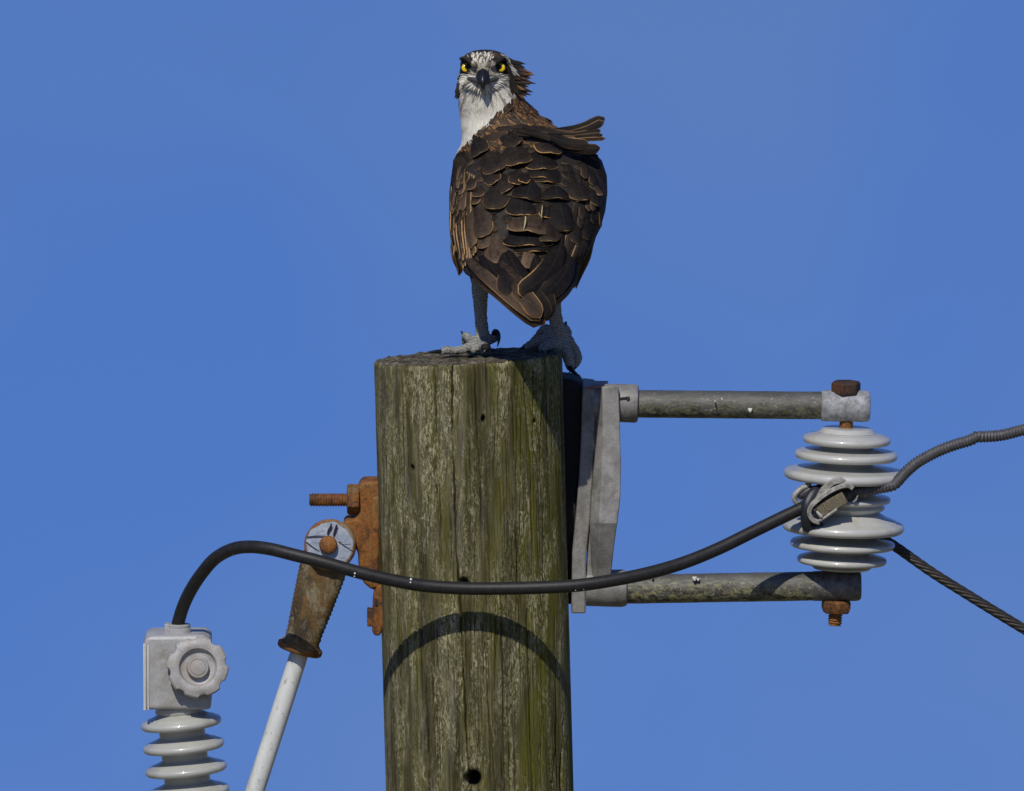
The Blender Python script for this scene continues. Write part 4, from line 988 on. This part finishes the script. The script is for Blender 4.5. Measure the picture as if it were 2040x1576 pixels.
# pale bare quills
mb = MB(); col_q = (.50, .42, .2)
lerp_tube(mb, [(1047, 434, -172, 1.3), (1046, 446, -182, 1.9), (1043, 462, -188, .6)], n=8); build('bare_quill', mb, mat_flat('pale_quill', (.42, .35, .16), .4), osp); mb = MB(); lerp_tube(mb, [(1080, 412, -150, .8), (1079, 424, -154, 1.3), (1078, 436, -156, .8)], n=8)
build('bare_quill', mb, bpy.data.materials['pale_quill'], osp)

# --- small head and neck feathers
tf = MB(); tcol = []
polys = [p for p in bme.polygons]
def sliver(p, nn, d, ln, w, lift, c, curve=0.):
    d = (d - nn * d.dot(nn)).normalized(); ac = d.cross(nn).normalized(); vs = []
    for q, ww in ((0, .6), (.35, 1.), (.7, .8), (1., .08)):
        c0 = p + d * (ln * q * S) + nn * ((lift * q * q + .5 - curve * q) * S)
        vs += [c0 - ac * (w / 2 * ww * S), c0 + nn * (w * .12 * ww * S), c0 + ac * (w / 2 * ww * S)]
    fs = []
    for i in range(3): fs += [(i * 3, i * 3 + 1, i * 3 + 4, i * 3 + 3), (i * 3 + 1, i * 3 + 2, i * 3 + 5, i * 3 + 4)]
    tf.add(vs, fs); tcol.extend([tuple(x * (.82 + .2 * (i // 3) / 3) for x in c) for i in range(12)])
random.seed(5)
beak_p = P(962, 150, 0)
cands = []
for p in polys:
    c = p.center + ob0; u_, v_, Y_ = inv(c)
    if v_ < 312 and (v_ < 262 or u_ < nape_line(v_) + 60): cands.append((p, c, u_, v_, Y_))
for (p, c, u_, v_, Y_) in cands:
    front = p.normal.dot(VD) < .35
    dens = .95 if front else .15
    if v_ < 162: dens *= 1.0
    if random.random() > dens: continue
    if v_ < 160 and (math.hypot(u_ - 928, v_ - 136) < 10.5 or math.hypot(u_ - 998, v_ - 136) < 10.5) : continue
    if abs(u_ - 962) < 14 and 136 < v_ < 168 and front: continue
    nn = p.normal.copy(); d = (c - beak_p).normalized()
    down = Vector((0, 0, -1)) + Vector((.1, 0, 0)) * ((u_ - 965) / 60)
    f = sstep(160, 215, v_)
    d = d * (1 - f) + down * f
    if u_ > nape_line(v_) and v_ > 185: d = Vector((.75, 0, -.65))
    jt = .22 if v_ < 160 else .11
    d += Vector((random.uniform(-jt, jt), random.uniform(-jt, jt), random.uniform(-jt, jt)))
    cc = head_color(u_, v_, Y_, jit=random.uniform(-.25, .25)); s_ = random.uniform(.9, 1.06); cc = tuple(min(.8, x * s_) for x in cc)
    sm = v_ < 150
    ln = random.uniform(5, 8) if sm else random.uniform(12, 22); w = random.uniform(1.4, 2.4) if sm else random.uniform(1.8, 3.2)
    if v_ > 225: w *= 1.25
    sliver(c + nn * (random.uniform(-.5, .3) * S), nn, d, ln, w, random.uniform(.2, 1.3) if sm else random.uniform(.3, 1.8), cc)
# wind-ruffled crest on the right and spikes on the left of the head
def spike(b, t, w, c, c2=None):
    A = P(*b); B = P(*t); dv = B - A; ln = dv.length / S
    n0 = len(tf.v); d = dv.normalized(); nn = Vector((0, -1, .2)); nn = (nn - d * nn.dot(d)).normalized()
    sliver(A, nn, d, ln, w, 0, c)
    if c2: tcol[-3:] = [c2] * 3; tcol[-6:-3] = [mixc(c, c2, .5)] * 3
OR = (.20, .095, .03)
WH = (.50, .48, .42)
for b, t, w, c, c2 in [((1000, 112, 50), (1022, 121, 56), 6, DARK, None), ((1003, 116, 50), (1027, 123, 58), 7, DARK, None), ((1006, 120, 50), (1035, 130, 60), 8, DARK, None), ((1012, 122, 52), (1047, 128, 62), 8, DARK, None),
    ((1012, 126, 52), (1046, 135, 62), 9, DARK, None), ((1018, 132, 52), (1053, 143, 62), 9, DARK, BROWN), ((1020, 138, 50), (1062, 146, 60), 8, BROWN, OR), ((1022, 144, 50), (1066, 150, 60), 9, BROWN, OR),
    ((1018, 148, 50), (1060, 157, 60), 8, DARK, (.2, .09, .03)), ((1020, 154, 50), (1056, 162, 58), 8, BROWN, DARK), ((1022, 160, 50), (1068, 167, 60), 8, DARK, BROWN), ((1022, 166, 50), (1054, 174, 60), 8, BROWN, OR),
    ((1020, 172, 50), (1062, 184, 60), 9, BROWN, DARK), ((1018, 178, 50), (1059, 190, 60), 8, DARK, BROWN), ((1022, 170, 46), (1046, 180, 50), 6, GOLD, OR), ((1024, 180, 46), (1046, 197, 52), 6, BROWN, OR), ((1022, 152, 46), (1048, 158, 52), 5, GOLD, OR),
    *[((1000 + 22 * q + random.uniform(-3, 3), 108 + 36 * q, 42), (1000 + 22 * q + 13 + random.uniform(-3, 5), 108 + 36 * q + 12, 47 + 4 * q), 3.2, WH if random.random() < .75 else (.2, .16, .11), (.34, .31, .25)) for q in [i / 17 for i in range(18)]],
    ((1012, 130, 40), (1020, 150, 42), 6, DARK, None), ((1014, 140, 40), (1026, 164, 44), 8, DARK, None), ((1016, 152, 40), (1030, 176, 44), 9, DARK, None), ((1018, 164, 40), (1032, 188, 44), 9, DARK, BROWN),
    ((918, 158, 60), (909, 174, 60), 6, DARK, None), ((917, 168, 60), (906, 186, 60), 7, DARK, None), ((917, 176, 60), (906, 196, 60), 8, DARK, None), ((917, 184, 60), (909, 198, 64), 6, DARK, BROWN), ((918, 150, 56), (911, 160, 60), 5, DARK, None),
    ((931, 110, 30), (938, 128, 24), 2.6, (.42, .36, .2), None)]:
    spike(b, t, w, c, c2)
    for z_ in range(3 if b[0] > 1010 and c2 and c != WH else (0 if c == WH else 1)):
        dy = random.uniform(-5, 5); spike((b[0] - 2, b[1] + dy, b[2] - 4), (t[0] - (random.uniform(3, 16) if b[0] > 950 else -random.uniform(1, 4)), t[1] + dy * .6 + random.uniform(-4, 5), t[2] - 3), w * .6, DARK if random.random() < .8 else BROWN, c2 if random.random() < .35 else None)
# elongated nape feathers draping onto the back
for i in range(170):
    v_ = random.uniform(190, 262); u_ = nape_line(v_) + random.uniform(0, 1) * (np.interp(v_, [190, 215, 240, 262], [12, 58, 96, 140]))
    h_ = hit(u_, v_); sliver(h_[0], h_[1], Vector((.8, 0, -.55 + random.uniform(-.2, .2))) if u_ > nape_line(v_) + 18 else Vector((-.5, 0, -.8)), random.uniform(12, 22), random.uniform(4, 8), random.uniform(2, 4), mixc(BROWN, GOLD, random.random() ** 2 * .9) if random.random() < .6 else (.025, .018, .012))
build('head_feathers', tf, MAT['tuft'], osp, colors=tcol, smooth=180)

# --- eyes, beak, talons
for (u_, v_, Yc, pu) in ((928, 136, 31, 1), (998, 136, 31, -1)):
    h_ = hit(u_, v_)[0]; Y_ = inv(h_)[2]
    look = (P(962, 136, -300) - P(u_, v_, Y_)).normalized(); c0 = P(u_, v_, Y_ + 2)
    mb = MB(); lathe(mb, c0, c0 + look, [(-9, 1), (-8, 6), (-4, 9.5), (0, 10.6), (2.4, 10.2), (3.2, 9.3), (3.4, 8.6)], 32); e_ = build('eye', mb, MAT['eyerim'], osp, smooth=180)
    mb = MB(); lathe(mb, c0, c0 + look, [(1, 8.8), (3.4, 8.5), (4.6, 6.6), (5.6, 4), (5.9, 1)], 32); build('iris', mb, MAT['iris'], e_, smooth=180)
    c1 = P(u_ + pu * 2.2, v_ - 1.4, Y_ + 2)
    mb = MB(); lathe(mb, c1, c1 + look, [(2.5, 5.4), (5.0, 5.3), (6.3, 3.6), (6.9, .5)], 24); build('pupil', mb, MAT['pupil'], e_, smooth=180)
mb = MB(); nb2 = 24; bk = [(132, 22, 3, 3), (137, 16, 5.5, 4), (143, 10, 9.5, 5.5), (149, 3, 13.5, 6.5), (155, -4, 14.5, 7), (162, -10, 11, 7), (169, -13, 6.8, 6), (175, -12, 4, 4.5), (181, -9, 1.6, 2.2), (184, -7, .5, .8)]
path = [P(962, a, b) for a, b, _, _ in bk]; fr = frames(path); vs = []; fs = []
for i, (a, b, hw, hh) in enumerate(bk):
    t = fr[i][2]; X = Vector((1, 0, 0)); Yn = t.cross(X).normalized()
    for k_ in range(nb2):
        an = 2 * math.pi * k_ / nb2; sx = math.sin(an); cx = math.cos(an)
        ridge = 1 + .12 * max(0, sx) ** 3
        vs.append(path[i] + X * (cx * hw * (1 - .42 * max(0, sx) ** 1.5) * S) + Yn * (sx * hh * ridge * S))
for i in range(len(bk) - 1):
    for k_ in range(nb2): fs.append((i * nb2 + k_, i * nb2 + (k_ + 1) % nb2, (i + 1) * nb2 + (k_ + 1) % nb2, (i + 1) * nb2 + k_))
fs += [tuple(range(nb2 - 1, -1, -1)), tuple((len(bk) - 1) * nb2 + k_ for k_ in range(nb2))]
mb.add(vs, fs); bk_o = build('beak', mb, MAT['beak'], osp, smooth=180, sub=1)
mb = MB(); lerp_tube(mb, [(934, 158, 20, 3.6), (944, 160, 8, 4.6), (954, 164, 1, 5), (962, 168, -1, 5), (970, 164, 1, 5), (981, 160, 8, 4.6), (991, 158, 20, 3.6)], n=14); build('mouth_edge', mb, MAT['gape'], bk_o, smooth=180)
for pts in ([(884, 700, 2, 5), (868, 701, -4, 4), (855, 702, -8, 2.6), (842, 703, -10, .8)], [(968, 694, -42, 5), (966, 700, -52, 4), (960, 705, -54, 1)],
            [(984, 672, 60, 6.5), (986, 661, 54, 6), (992, 664, 48, 4.6), (994, 676, 42, 3.2), (991, 691, 36, .8)], [(926, 672, 76, 5), (922, 664, 80, 3), (918, 660, 84, 1)],
            [(1134, 728, 14, 6), (1140, 738, 4, 4.5), (1148, 745, -4, 2.8), (1156, 749, -6, .8)], [(1046, 692, 40, 5), (1040, 694, 34, 3), (1034, 699, 30, 1)],
            [(1132, 666, 66, 5), (1137, 674, 64, 3.6), (1139, 672, 60, 1)], [(1126, 652, 60, 5), (1127, 643, 58, 3), (1129, 641, 56, 1)], [(1082, 698, -10, 5), (1078, 703, -16, 3.5), (1074, 706, -18, 1)],
            [(1146, 728, 42, 6), (1140, 736, 38, 4), (1134, 742, 34, 1)]):
    mb = MB(); lerp_tube(mb, pts, n=12, step=2); build('talon', mb, MAT['talon'], osp, smooth=180)

for o in bpy.data.objects:
    if '_b' in o.keys(): del o['_b']
